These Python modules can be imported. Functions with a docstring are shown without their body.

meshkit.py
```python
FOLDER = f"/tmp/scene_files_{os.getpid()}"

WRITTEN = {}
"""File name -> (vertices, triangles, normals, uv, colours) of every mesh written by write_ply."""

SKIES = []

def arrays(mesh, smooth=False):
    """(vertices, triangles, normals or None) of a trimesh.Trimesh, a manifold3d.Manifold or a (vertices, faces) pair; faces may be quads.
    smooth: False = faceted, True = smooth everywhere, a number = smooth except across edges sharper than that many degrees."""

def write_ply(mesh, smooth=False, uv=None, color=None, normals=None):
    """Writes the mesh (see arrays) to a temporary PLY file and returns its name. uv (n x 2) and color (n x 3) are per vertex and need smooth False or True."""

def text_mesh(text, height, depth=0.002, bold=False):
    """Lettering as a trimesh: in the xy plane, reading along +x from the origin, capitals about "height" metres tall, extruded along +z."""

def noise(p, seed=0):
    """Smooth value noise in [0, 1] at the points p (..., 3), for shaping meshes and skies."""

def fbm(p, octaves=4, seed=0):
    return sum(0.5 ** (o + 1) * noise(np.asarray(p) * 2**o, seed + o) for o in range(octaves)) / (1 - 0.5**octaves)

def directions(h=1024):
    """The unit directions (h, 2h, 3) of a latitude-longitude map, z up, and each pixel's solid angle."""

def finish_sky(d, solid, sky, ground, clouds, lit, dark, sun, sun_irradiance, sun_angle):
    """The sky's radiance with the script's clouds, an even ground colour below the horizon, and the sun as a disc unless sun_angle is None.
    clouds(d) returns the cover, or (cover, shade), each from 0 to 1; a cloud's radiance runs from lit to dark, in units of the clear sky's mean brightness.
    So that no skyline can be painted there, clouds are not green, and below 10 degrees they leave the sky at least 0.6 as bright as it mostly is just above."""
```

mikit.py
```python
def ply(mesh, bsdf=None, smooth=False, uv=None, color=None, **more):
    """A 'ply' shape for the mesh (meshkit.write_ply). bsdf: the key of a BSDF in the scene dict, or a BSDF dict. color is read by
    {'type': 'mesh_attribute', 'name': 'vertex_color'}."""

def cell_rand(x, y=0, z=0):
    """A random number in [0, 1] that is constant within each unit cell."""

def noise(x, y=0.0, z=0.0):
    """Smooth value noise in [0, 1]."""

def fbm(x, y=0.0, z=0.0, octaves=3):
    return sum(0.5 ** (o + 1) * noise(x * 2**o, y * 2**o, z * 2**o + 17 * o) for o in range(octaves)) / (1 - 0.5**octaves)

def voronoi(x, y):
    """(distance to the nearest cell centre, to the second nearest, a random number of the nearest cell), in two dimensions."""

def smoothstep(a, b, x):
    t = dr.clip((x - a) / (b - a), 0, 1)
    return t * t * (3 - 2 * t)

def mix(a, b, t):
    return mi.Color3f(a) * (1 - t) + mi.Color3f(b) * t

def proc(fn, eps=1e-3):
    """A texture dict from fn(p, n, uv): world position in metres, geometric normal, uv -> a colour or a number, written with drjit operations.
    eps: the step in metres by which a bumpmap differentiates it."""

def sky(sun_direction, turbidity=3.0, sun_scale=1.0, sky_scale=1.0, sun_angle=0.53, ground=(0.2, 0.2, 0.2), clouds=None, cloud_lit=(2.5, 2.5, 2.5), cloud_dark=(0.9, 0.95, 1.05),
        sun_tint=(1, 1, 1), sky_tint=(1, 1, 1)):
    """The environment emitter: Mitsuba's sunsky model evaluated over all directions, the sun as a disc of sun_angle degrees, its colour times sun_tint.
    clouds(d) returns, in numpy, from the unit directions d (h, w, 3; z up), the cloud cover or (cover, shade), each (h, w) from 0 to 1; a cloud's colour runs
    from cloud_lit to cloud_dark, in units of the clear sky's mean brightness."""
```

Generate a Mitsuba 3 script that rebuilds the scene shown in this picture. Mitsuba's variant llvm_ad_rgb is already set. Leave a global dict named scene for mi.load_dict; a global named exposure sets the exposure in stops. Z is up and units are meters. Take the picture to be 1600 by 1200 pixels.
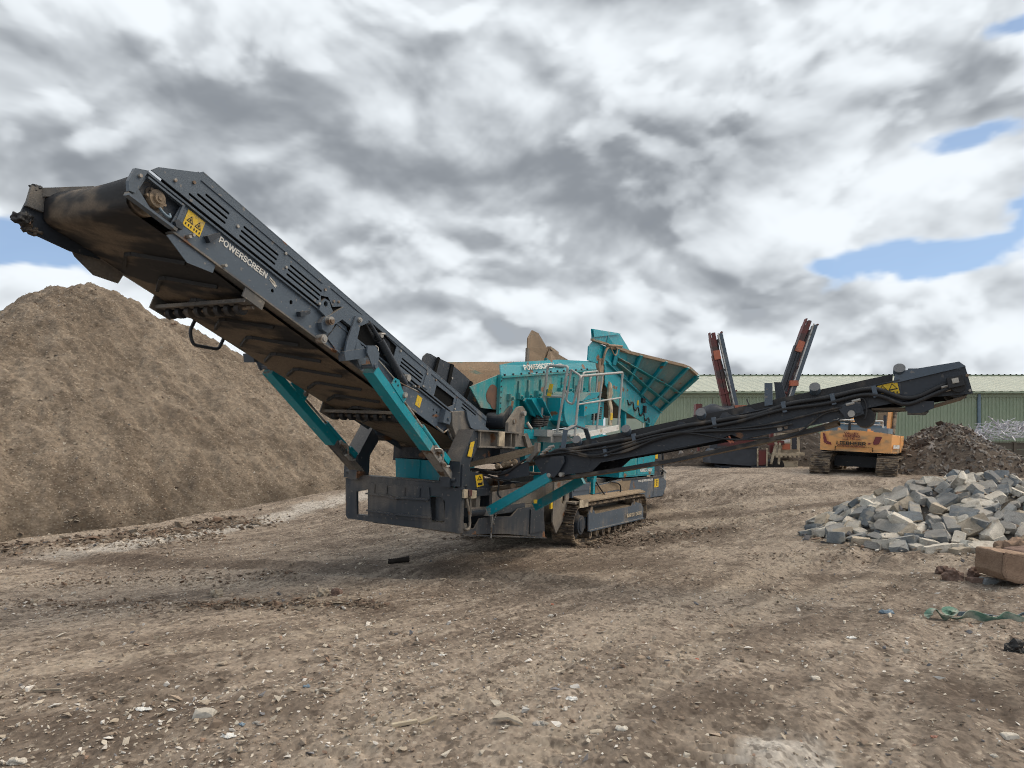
import math
import numpy as np
import trimesh
import mitsuba as mi
import drjit as dr
import mikit
import meshkit
from mikit import noise, fbm, voronoi, cell_rand, smoothstep, mix, proc
from shapely.geometry import Polygon, LineString, Point, box as sbox
from shapely import affinity, union_all

T = mi.ScalarTransform4f
scene, labels = {}, {}
EYE = 1.85
# ------------------------------------------------------------------ camera, sky, exposure
scene['camera'] = {'type': 'perspective', 'fov': 71.56, 'fov_axis': 'x', 'near_clip': 0.05, 'far_clip': 9000.0,
                   'principal_point_offset_y': -0.075,
                   'to_world': T().look_at(origin=[0, 0, EYE], target=[0, 10, EYE], up=[0, 0, 1])}


def sm(a, b, x):
    t = np.clip((x - a) / (b - a), 0, 1)
    return t * t * (3 - 2 * t)


def clouds(d):
    z = np.maximum(d[..., 2], 0.0)
    p = np.stack([d[..., 0] / (z + 0.16), d[..., 1] / (z + 0.16), np.zeros_like(z)], -1)
    az = np.degrees(np.arctan2(d[..., 0], d[..., 1]))
    el = np.degrees(np.arcsin(np.clip(d[..., 2], -1, 1)))

    def g(a, e, sa, se):
        return np.exp(-(((az - a) / sa) ** 2 + ((el - e) / se) ** 2))

    def warp(q, f, amp, sd):
        return q + amp * np.stack([meshkit.fbm(q * f + 3.3, 3, sd) - 0.5, meshkit.fbm(q * f + 8.1, 3, sd + 1) - 0.5, meshkit.fbm(q * f + 5.2, 3, sd + 2) - 0.5], -1)

    def density(off):
        q = d * np.array([1.0, 1.0, 1.35]) + np.array(off)
        w = warp(q, 5.0, 0.14, 17)
        return 0.58 * meshkit.fbm(w * 5.2 + 2.2, 4, 47) + 0.42 * meshkit.fbm(w * 13.0 + 5.1, 5, 67)
    big = meshkit.fbm(warp(p, 0.9, 1.0, 5) * 0.95 + np.array([3.1, 1.7, 0.5]), 4, 11)
    mid = density((0, 0, 0))
    relief = mid - density((0.022, 0.0, 0.034))
    gaps = 0.42 * g(28, 12.4, 8, 1.7) + 0.32 * g(36.8, 16, 2.8, 3) + 0.40 * g(35.5, 25.5, 3.5, 1.3) + 0.56 * g(-34.5, 12.9, 6, 1.9) + 0.30 * g(-6, 6.4, 4, 1.2) + 0.30 * g(31.5, 20.0, 4, 1.1) + 0.16 * g(17, 10.3, 6, 0.9)
    fine = meshkit.fbm(warp(d * np.array([1.0, 1.0, 1.6]), 12.0, 0.06, 91) * 26.0, 4, 97) - 0.5
    body = 0.30 * big + 0.70 * mid + 0.22 * fine
    cover = sm(0.33, 0.45, body + 0.20 - gaps * (0.10 + 1.8 * meshkit.fbm(d * np.array([13.0, 13.0, 20.0]), 5, 71)))
    dark = 0.40 * g(-3, 21.0, 17, 4.2) + 0.36 * g(-22, 23, 13, 4.5) + 0.36 * g(10, 17.2, 8, 2.4) + 0.34 * g(15, 22.5, 9, 3.2) + 0.30 * g(-28, 17.5, 14, 2.6) + 0.25 * g(5, 12.6, 9, 1.3) + 0.24 * g(29, 9.0, 8, 1.3) + .16 * g(8, 9.8, 12, 1.1) + 0.22 * g(30, 23, 5, 2) + 0.2 * g(-10, 16, 10, 3) + 0.15 * g(26, 26, 7, 2)
    light = 0.30 * g(28, 19, 8, 3) + 0.30 * g(17, 14.0, 10, 1.6) + 0.30 * g(33, 12.5, 7, 1.8) + 0.42 * g(-30, 30, 10, 4) + 0.30 * g(-37, 8.5, 8, 2.0) + 0.22 * g(16, 28.5, 12, 2.5) + 0.20 * g(-2, 10.8, 8, 1.8) + 0.10 * g(-9, 29, 12, 2) + .2 * g(30, 28, 8, 3) + .2 * g(8, 7, 12, 1.2)
    s = 0.43 + 0.8 * (big - 0.5) + 1.5 * (mid - 0.5) + 0.85 * (dark - light) - relief * 3.2 + 0.35 * fine + 0.34 * (0.5 - sm(0.47, 0.56, mid + 0.16 * fine + 0.10 * (light - dark)))
    edge = sm(1.0, 0.15, cover)
    shade = np.clip(sm(-0.02, 1.30, s + 0.04) * (1 - 0.8 * edge), 0, 1)
    return 0.22 + 0.78 * cover, shade


SUN = (0.75, 0.10, 0.95)
scene['sky'] = mikit.sky(SUN, turbidity=3, sun_scale=0.46, sun_angle=48.0, sky_scale=0.9, clouds=clouds, ground=(0.17, 0.14, 0.11),
                         cloud_lit=(2.85, 3.02, 3.15), cloud_dark=(0.84, 0.92, 1.02), sky_tint=(0.84, 1.0, 1.10))
exposure = 2.0

# ------------------------------------------------------------------ helpers
USED = {}


def numbered(key):
    n = USED.get(key, -1) + 1
    USED[key] = n
    return key if n == 0 else '%s_%03d' % (key, n)


def add(key, mesh, mat, M=None, smooth=False, color=None, uv=None):
    key = numbered(key)
    d = mikit.ply(mesh, mat, smooth=smooth, color=color, uv=uv)
    if M is not None:
        d['to_world'] = T(np.array(M).tolist())
    scene[key] = d
    return key


def reuse(key, src, M):
    key = numbered(key)
    d = dict(scene[src])
    d['to_world'] = T(np.array(M).tolist())
    scene[key] = d
    return key


def tag(key, label, cat=None, group=None, kind=None):
    labels[key] = {'label': label}
    if cat:
        labels[key]['category'] = cat
    if group:
        labels[key]['group'] = group
    if kind:
        labels[key]['kind'] = kind


def stuff(key):
    labels[key] = {'kind': 'stuff'}


cat = trimesh.util.concatenate


def extrude(poly, h):
    if not isinstance(poly, (Polygon,)) and not hasattr(poly, 'geoms'):
        poly = Polygon(poly)
    if not poly.is_valid:
        poly = poly.buffer(0)
    gs = getattr(poly, 'geoms', [poly])
    return cat([trimesh.creation.extrude_polygon(g, h, engine='earcut') for g in gs if g.area > 1e-7])


def remap(m, fn, flip):
    v = np.array(m.vertices)
    f = np.array(m.faces)
    return trimesh.Trimesh(fn(v), f[:, ::-1] if flip else f, process=False)


def prism_y(poly, y0, y1):
    m = extrude(poly, abs(y1 - y0))
    return remap(m, lambda v: np.stack([v[:, 0], min(y0, y1) + v[:, 2], v[:, 1]], 1), True)


def prism_x(poly, x0, x1):
    m = extrude(poly, abs(x1 - x0))
    return remap(m, lambda v: np.stack([min(x0, x1) + v[:, 2], v[:, 0], v[:, 1]], 1), False)


def prism_z(poly, z0, z1):
    m = extrude(poly, abs(z1 - z0))
    return remap(m, lambda v: np.stack([v[:, 0], v[:, 1], min(z0, z1) + v[:, 2]], 1), False)


def bx(x0, x1, y0, y1, z0, z1):
    m = trimesh.creation.box(extents=[abs(x1 - x0), abs(y1 - y0), abs(z1 - z0)])
    m.apply_translation([(x0 + x1) / 2, (y0 + y1) / 2, (z0 + z1) / 2])
    return m


def frame_axes(p, q, up=(0, 0, 1)):
    p, q = np.array(p, float), np.array(q, float)
    a = q - p
    L = np.linalg.norm(a)
    a /= L
    up = np.array(up, float)
    if abs(a @ up) > 0.98:
        up = np.array([1.0, 0, 0])
    s = np.cross(up, a)
    s /= np.linalg.norm(s)
    return a, s, np.cross(a, s), L


def beam(p, q, w, h, up=(0, 0, 1)):
    a, s, u, L = frame_axes(p, q, up)
    m = trimesh.creation.box(extents=[L, w, h])
    M = np.eye(4)
    M[:3, 0], M[:3, 1], M[:3, 2], M[:3, 3] = a, s, u, (np.array(p) + np.array(q)) / 2
    m.apply_transform(M)
    return m


def channel(p, q, w, h, t=0.02, up=(0, 0, 1)):
    """an I or C shaped beam: web with two flanges"""
    a, s, u, L = frame_axes(p, q, up)
    parts = [trimesh.creation.box(extents=[L, t, h - 0.002])]
    for k in (-1, 1):
        f = trimesh.creation.box(extents=[L, w, t])
        f.apply_translation([0, 0, k * (h / 2 - t / 2)])
        parts.append(f)
    m = cat(parts)
    M = np.eye(4)
    M[:3, 0], M[:3, 1], M[:3, 2], M[:3, 3] = a, s, u, (np.array(p) + np.array(q)) / 2
    m.apply_transform(M)
    return m


def cyl(p, q, r, n=18, r2=None):
    a, s, u, L = frame_axes(p, q)
    ang = np.arange(n) * 2 * np.pi / n
    ring = np.cos(ang)[:, None] * s + np.sin(ang)[:, None] * u
    r2 = r if r2 is None else r2
    v = np.vstack([np.array(p) + ring * r, np.array(q) + ring * r2, [p], [q]])
    i = np.arange(n)
    j = (i + 1) % n
    f = np.vstack([np.stack([i, j, j + n], 1), np.stack([i, j + n, i + n], 1), np.stack([j, i, i * 0 + 2 * n], 1), np.stack([i + n, j + n, i * 0 + 2 * n + 1], 1)])
    return trimesh.Trimesh(v, f, process=False)


def tube(pts, r, n=8, sub=0):
    p = np.array(pts, float)
    if sub:
        from scipy.interpolate import CubicSpline
        t = np.r_[0, np.cumsum(np.linalg.norm(np.diff(p, axis=0), axis=1))]
        p = CubicSpline(t, p)(np.linspace(0, t[-1], sub))
    t = np.gradient(p, axis=0)
    t /= np.linalg.norm(t, axis=1, keepdims=True) + 1e-12
    nrm = np.cross(t[0], [0, 0, 1.0] if abs(t[0][2]) < .9 else [1.0, 0, 0])
    A = []
    for k in range(len(p)):
        nrm = nrm - t[k] * (nrm @ t[k])
        nrm /= np.linalg.norm(nrm) + 1e-12
        A.append(nrm.copy())
    A = np.array(A)
    B = np.cross(t, A)
    ang = np.arange(n) * 2 * np.pi / n
    v = p[:, None] + r * (np.cos(ang)[None, :, None] * A[:, None] + np.sin(ang)[None, :, None] * B[:, None])
    k = len(p)
    i, j = np.meshgrid(np.arange(k - 1), np.arange(n), indexing='ij')
    q = np.stack([i * n + j, i * n + (j + 1) % n, (i + 1) * n + (j + 1) % n, (i + 1) * n + j], -1).reshape(-1, 4)
    f = np.vstack([q[:, [0, 1, 2]], q[:, [0, 2, 3]]])
    caps = [[0, a + 1, a] for a in range(1, n - 1)] + [[(k - 1) * n, (k - 1) * n + a, (k - 1) * n + a + 1] for a in range(1, n - 1)]
    return trimesh.Trimesh(v.reshape(-1, 3), np.vstack([f, caps]), process=False)


def pipe_path(pts, r, n=8):
    """straight tubes joined by small elbows (hand rails)"""
    P = [np.array(q, float) for q in pts]
    out = [P[0]]
    for k in range(1, len(P) - 1):
        a, b, c = P[k - 1], P[k], P[k + 1]
        e = min(0.06, 0.4 * np.linalg.norm(b - a), 0.4 * np.linalg.norm(c - b))
        u, w = (a - b) / np.linalg.norm(a - b), (c - b) / np.linalg.norm(c - b)
        s, t = b + u * e, b + w * e
        for x in np.linspace(0, 1, 5):
            out.append((1 - x) ** 2 * s + 2 * x * (1 - x) * b + x * x * t)
    out.append(P[-1])
    return tube(out, r, n)


def quadplate(pts, t, side):
    """thin plate through 3-D corner points (a fan about the centre), thickened along 'side'"""
    P = np.array(pts, float)
    n = len(P)
    c = P.mean(0)
    s = np.array(side, float) * t
    v = np.vstack([P, [c], P + s, [c + s]])
    f = []
    for i in range(n):
        j = (i + 1) % n
        f += [[i, j, n], [n + 1 + j, n + 1 + i, 2 * n + 1], [j, i, n + 1 + i], [j, n + 1 + i, n + 1 + j]]
    m = trimesh.Trimesh(v, f, process=False)
    m.fix_normals()
    return m


def text(word, width, h, bold=True, depth=0.003):
    m = meshkit.text_mesh(word, h, depth, bold)
    v = np.array(m.vertices)
    v[:, 0] -= v[:, 0].min()
    v[:, 0] *= width / v[:, 0].max()
    e = h * .022 * bold
    return cat([trimesh.Trimesh(v + [dx * e, dy * e, k * .0004], m.faces, process=False) for k, (dx, dy) in enumerate(((0, 0), (1, 0), (-1, 0), (0, 1), (0, -1)))])


def put(m, o, ex, ey, ez):
    M = np.eye(4)
    M[:3, 0], M[:3, 1], M[:3, 2], M[:3, 3] = ex, ey, ez, o
    m = m.copy()
    m.apply_transform(M)
    return m


def heightfield(X, Y, Z):
    a, b = X.shape
    v = np.stack([X, Y, Z], -1).reshape(-1, 3)
    i, j = np.meshgrid(np.arange(a - 1), np.arange(b - 1), indexing='ij')
    k = i * b + j
    q = np.stack([k, k + b, k + b + 1, k + 1], -1).reshape(-1, 4)
    return trimesh.Trimesh(v, np.vstack([q[:, [0, 1, 2]], q[:, [0, 2, 3]]]), process=False)


# ------------------------------------------------------------------ materials
def P(name, fn=None, rgb=None, rough=0.7, rough_fn=None, spec=0.5, metallic=0.0, cc=0.0, bump=None, bscale=1.0, eps=2e-3):
    b = {'type': 'principled', 'base_color': proc(fn) if fn else {'type': 'rgb', 'value': list(rgb)},
         'roughness': proc(rough_fn) if rough_fn else rough, 'specular': spec}
    if metallic:
        b['metallic'] = metallic
    if cc:
        b['clearcoat'] = cc
    if bump:
        b = {'type': 'bumpmap', 'arbitrary': {**proc(bump, eps)}, 'scale': bscale, 'bsdf': b}
    scene[name] = {'type': 'twosided', 'bsdf': b}


C3 = mi.Color3f


def grime(base, dust, rust, p, n, amount=0.0, rusty=0.0):
    """paint with dust that lies on upward faces, rain streaks, rust spots"""
    up = smoothstep(0.15, 0.9, n.z)
    a = fbm(p.x * 1.7, p.y * 1.7, p.z * 1.7, 4)
    st = fbm(p.x * 14, p.y * 14, p.z * 1.3, 3)
    f = noise(p.x * 55, p.y * 55, p.z * 55)
    low = smoothstep(1.6, 0.2, p.z)
    m = smoothstep(0.46, 0.80, a * 0.72 + st * 0.30 + amount + 0.12 * low) * 0.75 + 0.75 * up * smoothstep(0.15, 0.55, a + 0.2 * f)
    c = C3(base) * (0.86 + 0.24 * a + 0.10 * f)
    c = mix(c, C3(dust) * (0.8 + 0.4 * f), dr.clip(m, 0, 0.92))
    r = smoothstep(0.74 - rusty, 0.80 - rusty, fbm(p.x * 3.1 + 5, p.y * 3.1, p.z * 3.1, 4) + 0.05 * f)
    ch = smoothstep(0.72, 0.76, fbm(p.x * 19 + 2, p.y * 19, p.z * 19, 3)) * 0.4
    c = mix(c, C3(dust) * 1.25, ch)
    return mix(c, C3(rust) * (0.7 + 0.6 * f), r)


DUST = (0.23, 0.20, 0.165)
RUST = (0.17, 0.085, 0.045)
P('mat_slate', lambda p, n, uv: grime((0.068, 0.094, 0.128), DUST, RUST, p, n, -0.14), rough=0.42, spec=0.5)
P('mat_dark', lambda p, n, uv: grime((0.021, 0.029, 0.042), (0.12, 0.11, 0.10), RUST, p, n, -0.08), rough=0.5)
P('mat_slate_shaded', lambda p, n, uv: grime((0.027, 0.036, 0.049), (0.16, 0.14, 0.12), RUST, p, n, -0.08), rough=0.5)  # slate paint darkened in colour, shade of the end turned from the light
P('mat_grimy', lambda p, n, uv: grime((0.085, 0.088, 0.092), DUST, RUST, p, n, 0.12, 0.02), rough=0.7)
P('mat_teal', lambda p, n, uv: grime((0.003, 0.245, 0.315), (0.22, 0.225, 0.19), RUST, p, n, -0.10), rough=0.38)
P('mat_teal_worn', lambda p, n, uv: grime((0.008, 0.235, 0.265), (0.26, 0.23, 0.185), (0.20, 0.11, 0.07), p, n, 0.02, 0.02), rough=0.5)
P('mat_worn', lambda p, n, uv: mix(mix((0.32, 0.235, 0.165), (0.20, 0.15, 0.11), fbm(p.x * 3, p.y * 3, p.z * 3, 4)), (0.03, 0.17, 0.175),
                                    0.75 * smoothstep(0.60, 0.72, fbm(p.x * 1.4, p.y * 1.4, p.z * 6 + 3, 5))), rough=0.75)


def belt_fn(p, n, uv):
    a = fbm(p.x * 2.2, p.y * 2.2, p.z * 2.2, 4)
    b = fbm(p.x * 1.2 + 6, p.y * 7, p.z * 7, 3)
    f = noise(p.x * 60, p.y * 60, p.z * 60)
    c = mix((0.013, 0.014, 0.017), (0.125, 0.098, 0.072), smoothstep(0.45, 0.62, 0.6 * a + 0.4 * b + 0.16 * smoothstep(3.7, 2.6, p.z)))
    return c * (0.8 + 0.4 * f)


P('mat_belt', belt_fn, rough=0.62, spec=0.4)
P('mat_rubber', lambda p, n, uv: mix((0.016, 0.018, 0.022), (0.15, 0.125, 0.10), smoothstep(0.52, 0.75, fbm(p.x * 4, p.y * 4, p.z * 4, 3)) * 0.6), rough=0.6)
P('mat_steel', lambda p, n, uv: mix((0.36, 0.35, 0.33), (0.17, 0.12, 0.085), smoothstep(0.5, 0.68, fbm(p.x * 9, p.y * 9, p.z * 9, 3))), rough=0.45, metallic=0.4)
P('mat_galv', lambda p, n, uv: C3((0.36, 0.365, 0.36)) * (0.75 + 0.5 * fbm(p.x * 8, p.y * 8, p.z * 8, 3)), rough=0.5, metallic=0.3)
P('mat_track', lambda p, n, uv: mix((0.075, 0.062, 0.052), (0.25, 0.195, 0.14), smoothstep(0.40, 0.65, fbm(p.x * 7, p.y * 7, p.z * 7, 4))) * (0.7 + 0.6 * noise(p.x * 45, p.y * 45, p.z * 45)), rough=0.75)
P('mat_mudcap', lambda p, n, uv: mix((0.27, 0.22, 0.165), (0.18, 0.14, 0.10), fbm(p.x * 6, p.y * 6, p.z * 6, 4)) * (0.7 + 0.6 * noise(p.x * 70, p.y * 70, p.z * 70)), rough=0.95, spec=0.1)
P('mat_yellow', lambda p, n, uv: mix((0.62, 0.42, 0.02), (0.35, 0.27, 0.12), smoothstep(0.5, 0.8, fbm(p.x * 12, p.y * 12, p.z * 12, 3))), rough=0.5)
P('mat_rusted', lambda p, n, uv: mix((0.10, 0.072, 0.068), (0.17, 0.10, 0.07), fbm(p.x * 9, p.y * 9, p.z * 9, 4)), rough=.9, spec=.2)
P('mat_black', rgb=(0.012, 0.012, 0.013), rough=0.6)
P('mat_white', lambda p, n, uv: mix((0.62, 0.63, 0.62), (0.36, 0.33, 0.28), smoothstep(0.48, 0.75, fbm(p.x * 7, p.y * 7, p.z * 7, 3))), rough=0.55)
P('mat_hole', rgb=(0.010, 0.011, 0.012), rough=0.9, spec=0.1)
P('mat_red', lambda p, n, uv: mix((0.13, 0.030, 0.030), (0.06, 0.04, 0.04), smoothstep(0.45, 0.7, fbm(p.x * 2, p.y * 2, p.z * 2, 3))), rough=0.5)
P('mat_orange', lambda p, n, uv: mix((0.42, 0.13, 0.075), (0.2, 0.1, 0.07), smoothstep(0.5, 0.75, fbm(p.x * 3, p.y * 3, p.z * 3, 3))), rough=0.5)
P('mat_excavator', lambda p, n, uv: mix((0.78, 0.40, 0.155), (0.38, 0.27, 0.17), smoothstep(0.50, 0.80, fbm(p.x * 2, p.y * 2, p.z * 4, 4) + smoothstep(1.9, 1.3, p.z) * 0.12)), rough=0.42, cc=0.2)
P('mat_maroon', rgb=(0.16, 0.03, 0.035), rough=0.5)
P('mat_cream', lambda p, n, uv: mix((0.46, 0.40, 0.30), (0.24, 0.2, 0.15), smoothstep(0.45, 0.7, fbm(p.x * 5, p.y * 5, p.z * 5, 3))), rough=0.6)
P('mat_tarp', lambda p, n, uv: C3((0.035, 0.042, 0.055)) * (0.7 + 0.7 * fbm(p.x * 4, p.y * 4, p.z * 4, 4)), rough=0.55)
P('mat_glass', rgb=(0.03, 0.04, 0.045), rough=0.08, spec=0.6)
P('mat_bluegrey', lambda p, n, uv: C3((0.13, 0.19, 0.25)) * (0.8 + 0.4 * fbm(p.x * 5, p.y * 5, p.z * 5, 3)), rough=0.35)


def shed_fn(p, n, uv):
    a = fbm(p.x * 0.35, p.y * 0.5, p.z * 0.9, 4)
    s = fbm(p.x * 3, 1.5, p.z * 0.25, 3)
    return mix((0.235, 0.305, 0.215), (0.295, 0.345, 0.26), a) * (0.90 + 0.2 * s)


P('mat_shed', shed_fn, rough=0.5)
P('mat_shed_roof', lambda p, n, uv: mix((0.37, 0.39, 0.325), (0.31, 0.345, 0.295), fbm(p.x * 0.16, p.y * 0.8, 0.0, 4)) * (0.93 + 0.14 * fbm(p.x * 0.8, p.y * 0.3, 3.0, 3)), rough=0.55)
P('mat_board', lambda p, n, uv: mix((0.075, 0.066, 0.055), (0.13, 0.115, 0.095), fbm(p.x * 1.4, p.y, p.z * 9, 4)), rough=0.9)


# ------------------------------------------------------------------ ground
def ground_base(X, Y):
    left = sm(4.5, 11.5, Y)
    dep = -0.36 + 0.20 * sm(5.0, 9.0, X)
    rise = sm(16.5, 27.5, Y - 0.15 * np.minimum(X, 6))
    r = np.hypot(X, Y)
    back = sm(-1.0, -8.0, Y)
    return (dep * left + 0.80 * rise) * (1 - back) * (1 - sm(60, 120, r)) + 0.3 * sm(60, 120, r) * 0


AX2 = np.array([0.466, 0.885])
RUTS = [((0.2, 4.6), (9.5, 17.0), 0.5, 0.030), ((1.4, 3.6), (11.5, 15.5), 0.45, 0.028), ((-3.0, 4.2), (2.5, 11.5), 0.5, 0.02), ((-12, 14.5), (1.0, 11.0), 0.6, 0.05), ((3.0, 10.6), (16, 19.5), 0.6, 0.04),
        ((2.6, 3.2), (6.5, 12), 0.4, 0.02), ((1.0, 19.0), (18, 23.5), 0.5, 0.05), ((0.0, 21.5), (18, 25.5), 0.5, 0.05)]


DARK_BANDS = [(-12, 13.6, -2.5, 12.6, .8), (2.0, 15.2, 5.5, 17.8, .8), (2.3, 7.2, 3.6, 8.0, .6), (-3.2, 4.6, -1.6, 5.0, .4), (1.0, 4.9, 2.2, 5.6, .4), (3.2, 5.0, 4.2, 5.4, .5), (5.0, 11.6, 7.4, 11.0, .45), (-1.0, 12.2, 2.5, 13.0, .9), (4, 19.5, 13, 21.4, .6)]  # stretches of yard where the dirt colour is darker
LANES = [(-1.2, 3.9, 0.6, 6.5, .22), (0.6, 6.5, 2.3, 9.6, .24), (2.3, 9.6, 6.2, 14.0, .3), (-.2, 3.6, 1.5, 6.3, .2), (1.5, 6.3, 3.6, 9.8, .24), (3.6, 9.8, 9.0, 13.3, .35), (-9, 11.6, -2.0, 10.6, .3), (2.5, 18.2, 16, 21.5, .35), (2.5, 20.2, 16, 23.4, .35), (-5, 5.2, -1.2, 8.0, .25), (3.2, 3.6, 4.4, 7.0, .25)]


def seg_dist(X, Y, a, b):
    a, b = np.array(a, float), np.array(b, float)
    d = b - a
    L = np.linalg.norm(d)
    d /= L
    t = (X - a[0]) * d[0] + (Y - a[1]) * d[1]
    s = -(X - a[0]) * d[1] + (Y - a[1]) * d[0]
    return t, s, L


PUDDLE = (1.62, 4.15)


def ground_z(X, Y):
    X, Y = np.asarray(X, float), np.asarray(Y, float)
    z = ground_base(X, Y)
    p = np.stack([X, Y, np.zeros_like(X)], -1)
    r = np.hypot(X, Y)
    z = z + 0.10 * (meshkit.fbm(p * 0.33, 3, 1) - 0.5) * sm(3, 9, r)
    wv = (meshkit.noise(p * 0.7, 9) - 0.5) * 0.5
    for a, b, w, dep in RUTS:
        t, s, L = seg_dist(X, Y, a, b)
        on = sm(-0.5, 0.8, t) * sm(L + 0.5, L - 0.8, t)
        s = s + wv
        z = z + on * dep * (-np.exp(-(s / (0.5 * w)) ** 2) + 0.7 * np.exp(-((np.abs(s) - 0.8 * w) / (0.25 * w)) ** 2) * (0.4 + 1.2 * meshkit.noise(p * 5, 3)))
    for ax_, ay_, bx_, by_, w_ in LANES[:5]:
        t, s, L = seg_dist(X, Y, (ax_, ay_), (bx_, by_))
        s = s + 0.30 * (meshkit.noise(p * .9, 12) - .5)
        z = z + 0.013 * np.sin(t * 34 + np.abs(s) * 14) * sm(w_, .7 * w_, np.abs(s)) * sm(-.2, .3, t) * sm(L + .2, L - .3, t) * sm(.35, .6, meshkit.fbm(p * 1.4, 2, 13))
    # churned mud ridges
    for a, b, w, hgt in CHURN:
        t, s, L = seg_dist(X, Y, a, b)
        m = sm(-0.3, 0.5, t) * sm(L + 0.3, L - 0.5, t) * np.exp(-(s / w) ** 2)
        z = z + m * hgt * (meshkit.fbm(p * 6.5, 4, 4) * 2.2 - 0.55)
    n = meshkit.fbm(p * 2.6, 4, 2) - 0.5
    f = meshkit.fbm(p * 13.0, 3, 6) - 0.5
    q = np.stack([(X * 0.83 - Y * 0.55) * 9, (X * 0.55 + Y * 0.83) * 2.2, np.zeros_like(X)], -1)
    g = meshkit.fbm(q, 3, 8) - 0.5
    e = meshkit.fbm(p * 34.0, 2, 16) - 0.5
    z = z + (0.050 * n + 0.022 * f + 0.024 * g + 0.014 * e) * sm(130, 40, r)
    # tread ridges beside the puddle
    d = np.hypot((X - PUDDLE[0] + .12) / 0.55, (Y - PUDDLE[1]) / 0.5)
    z = z + sm(1.3, 0.6, d) * (0.038 * np.maximum(np.sin((0.35 * X + 0.94 * Y) * 52 + 3 * (meshkit.noise(p * 3, 5))), -.2) * sm(0.1, 0.45, np.abs(X - PUDDLE[0] - .08)) - 0.025)
    return z


CHURN = [((-4.2, 9.0), (-1.6, 9.05), 0.22, 0.085), ((2.3, 15.2), (5.4, 17.8), 0.5, 0.10), ((-10.5, 14.0), (-6.5, 16.2), 0.7, 0.10), ((-7.5, 10.9), (-3.5, 11.6), 0.5, 0.05),
         ((-7.0, 9.2), (-4.2, 9.0), 0.4, 0.04), ((4.6, 13.8), (9.5, 11.8), 0.5, 0.06), ((4, 18.5), (14, 21), 0.7, 0.07), ((3, 22.5), (13, 24.5), 0.8, 0.07)]


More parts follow.
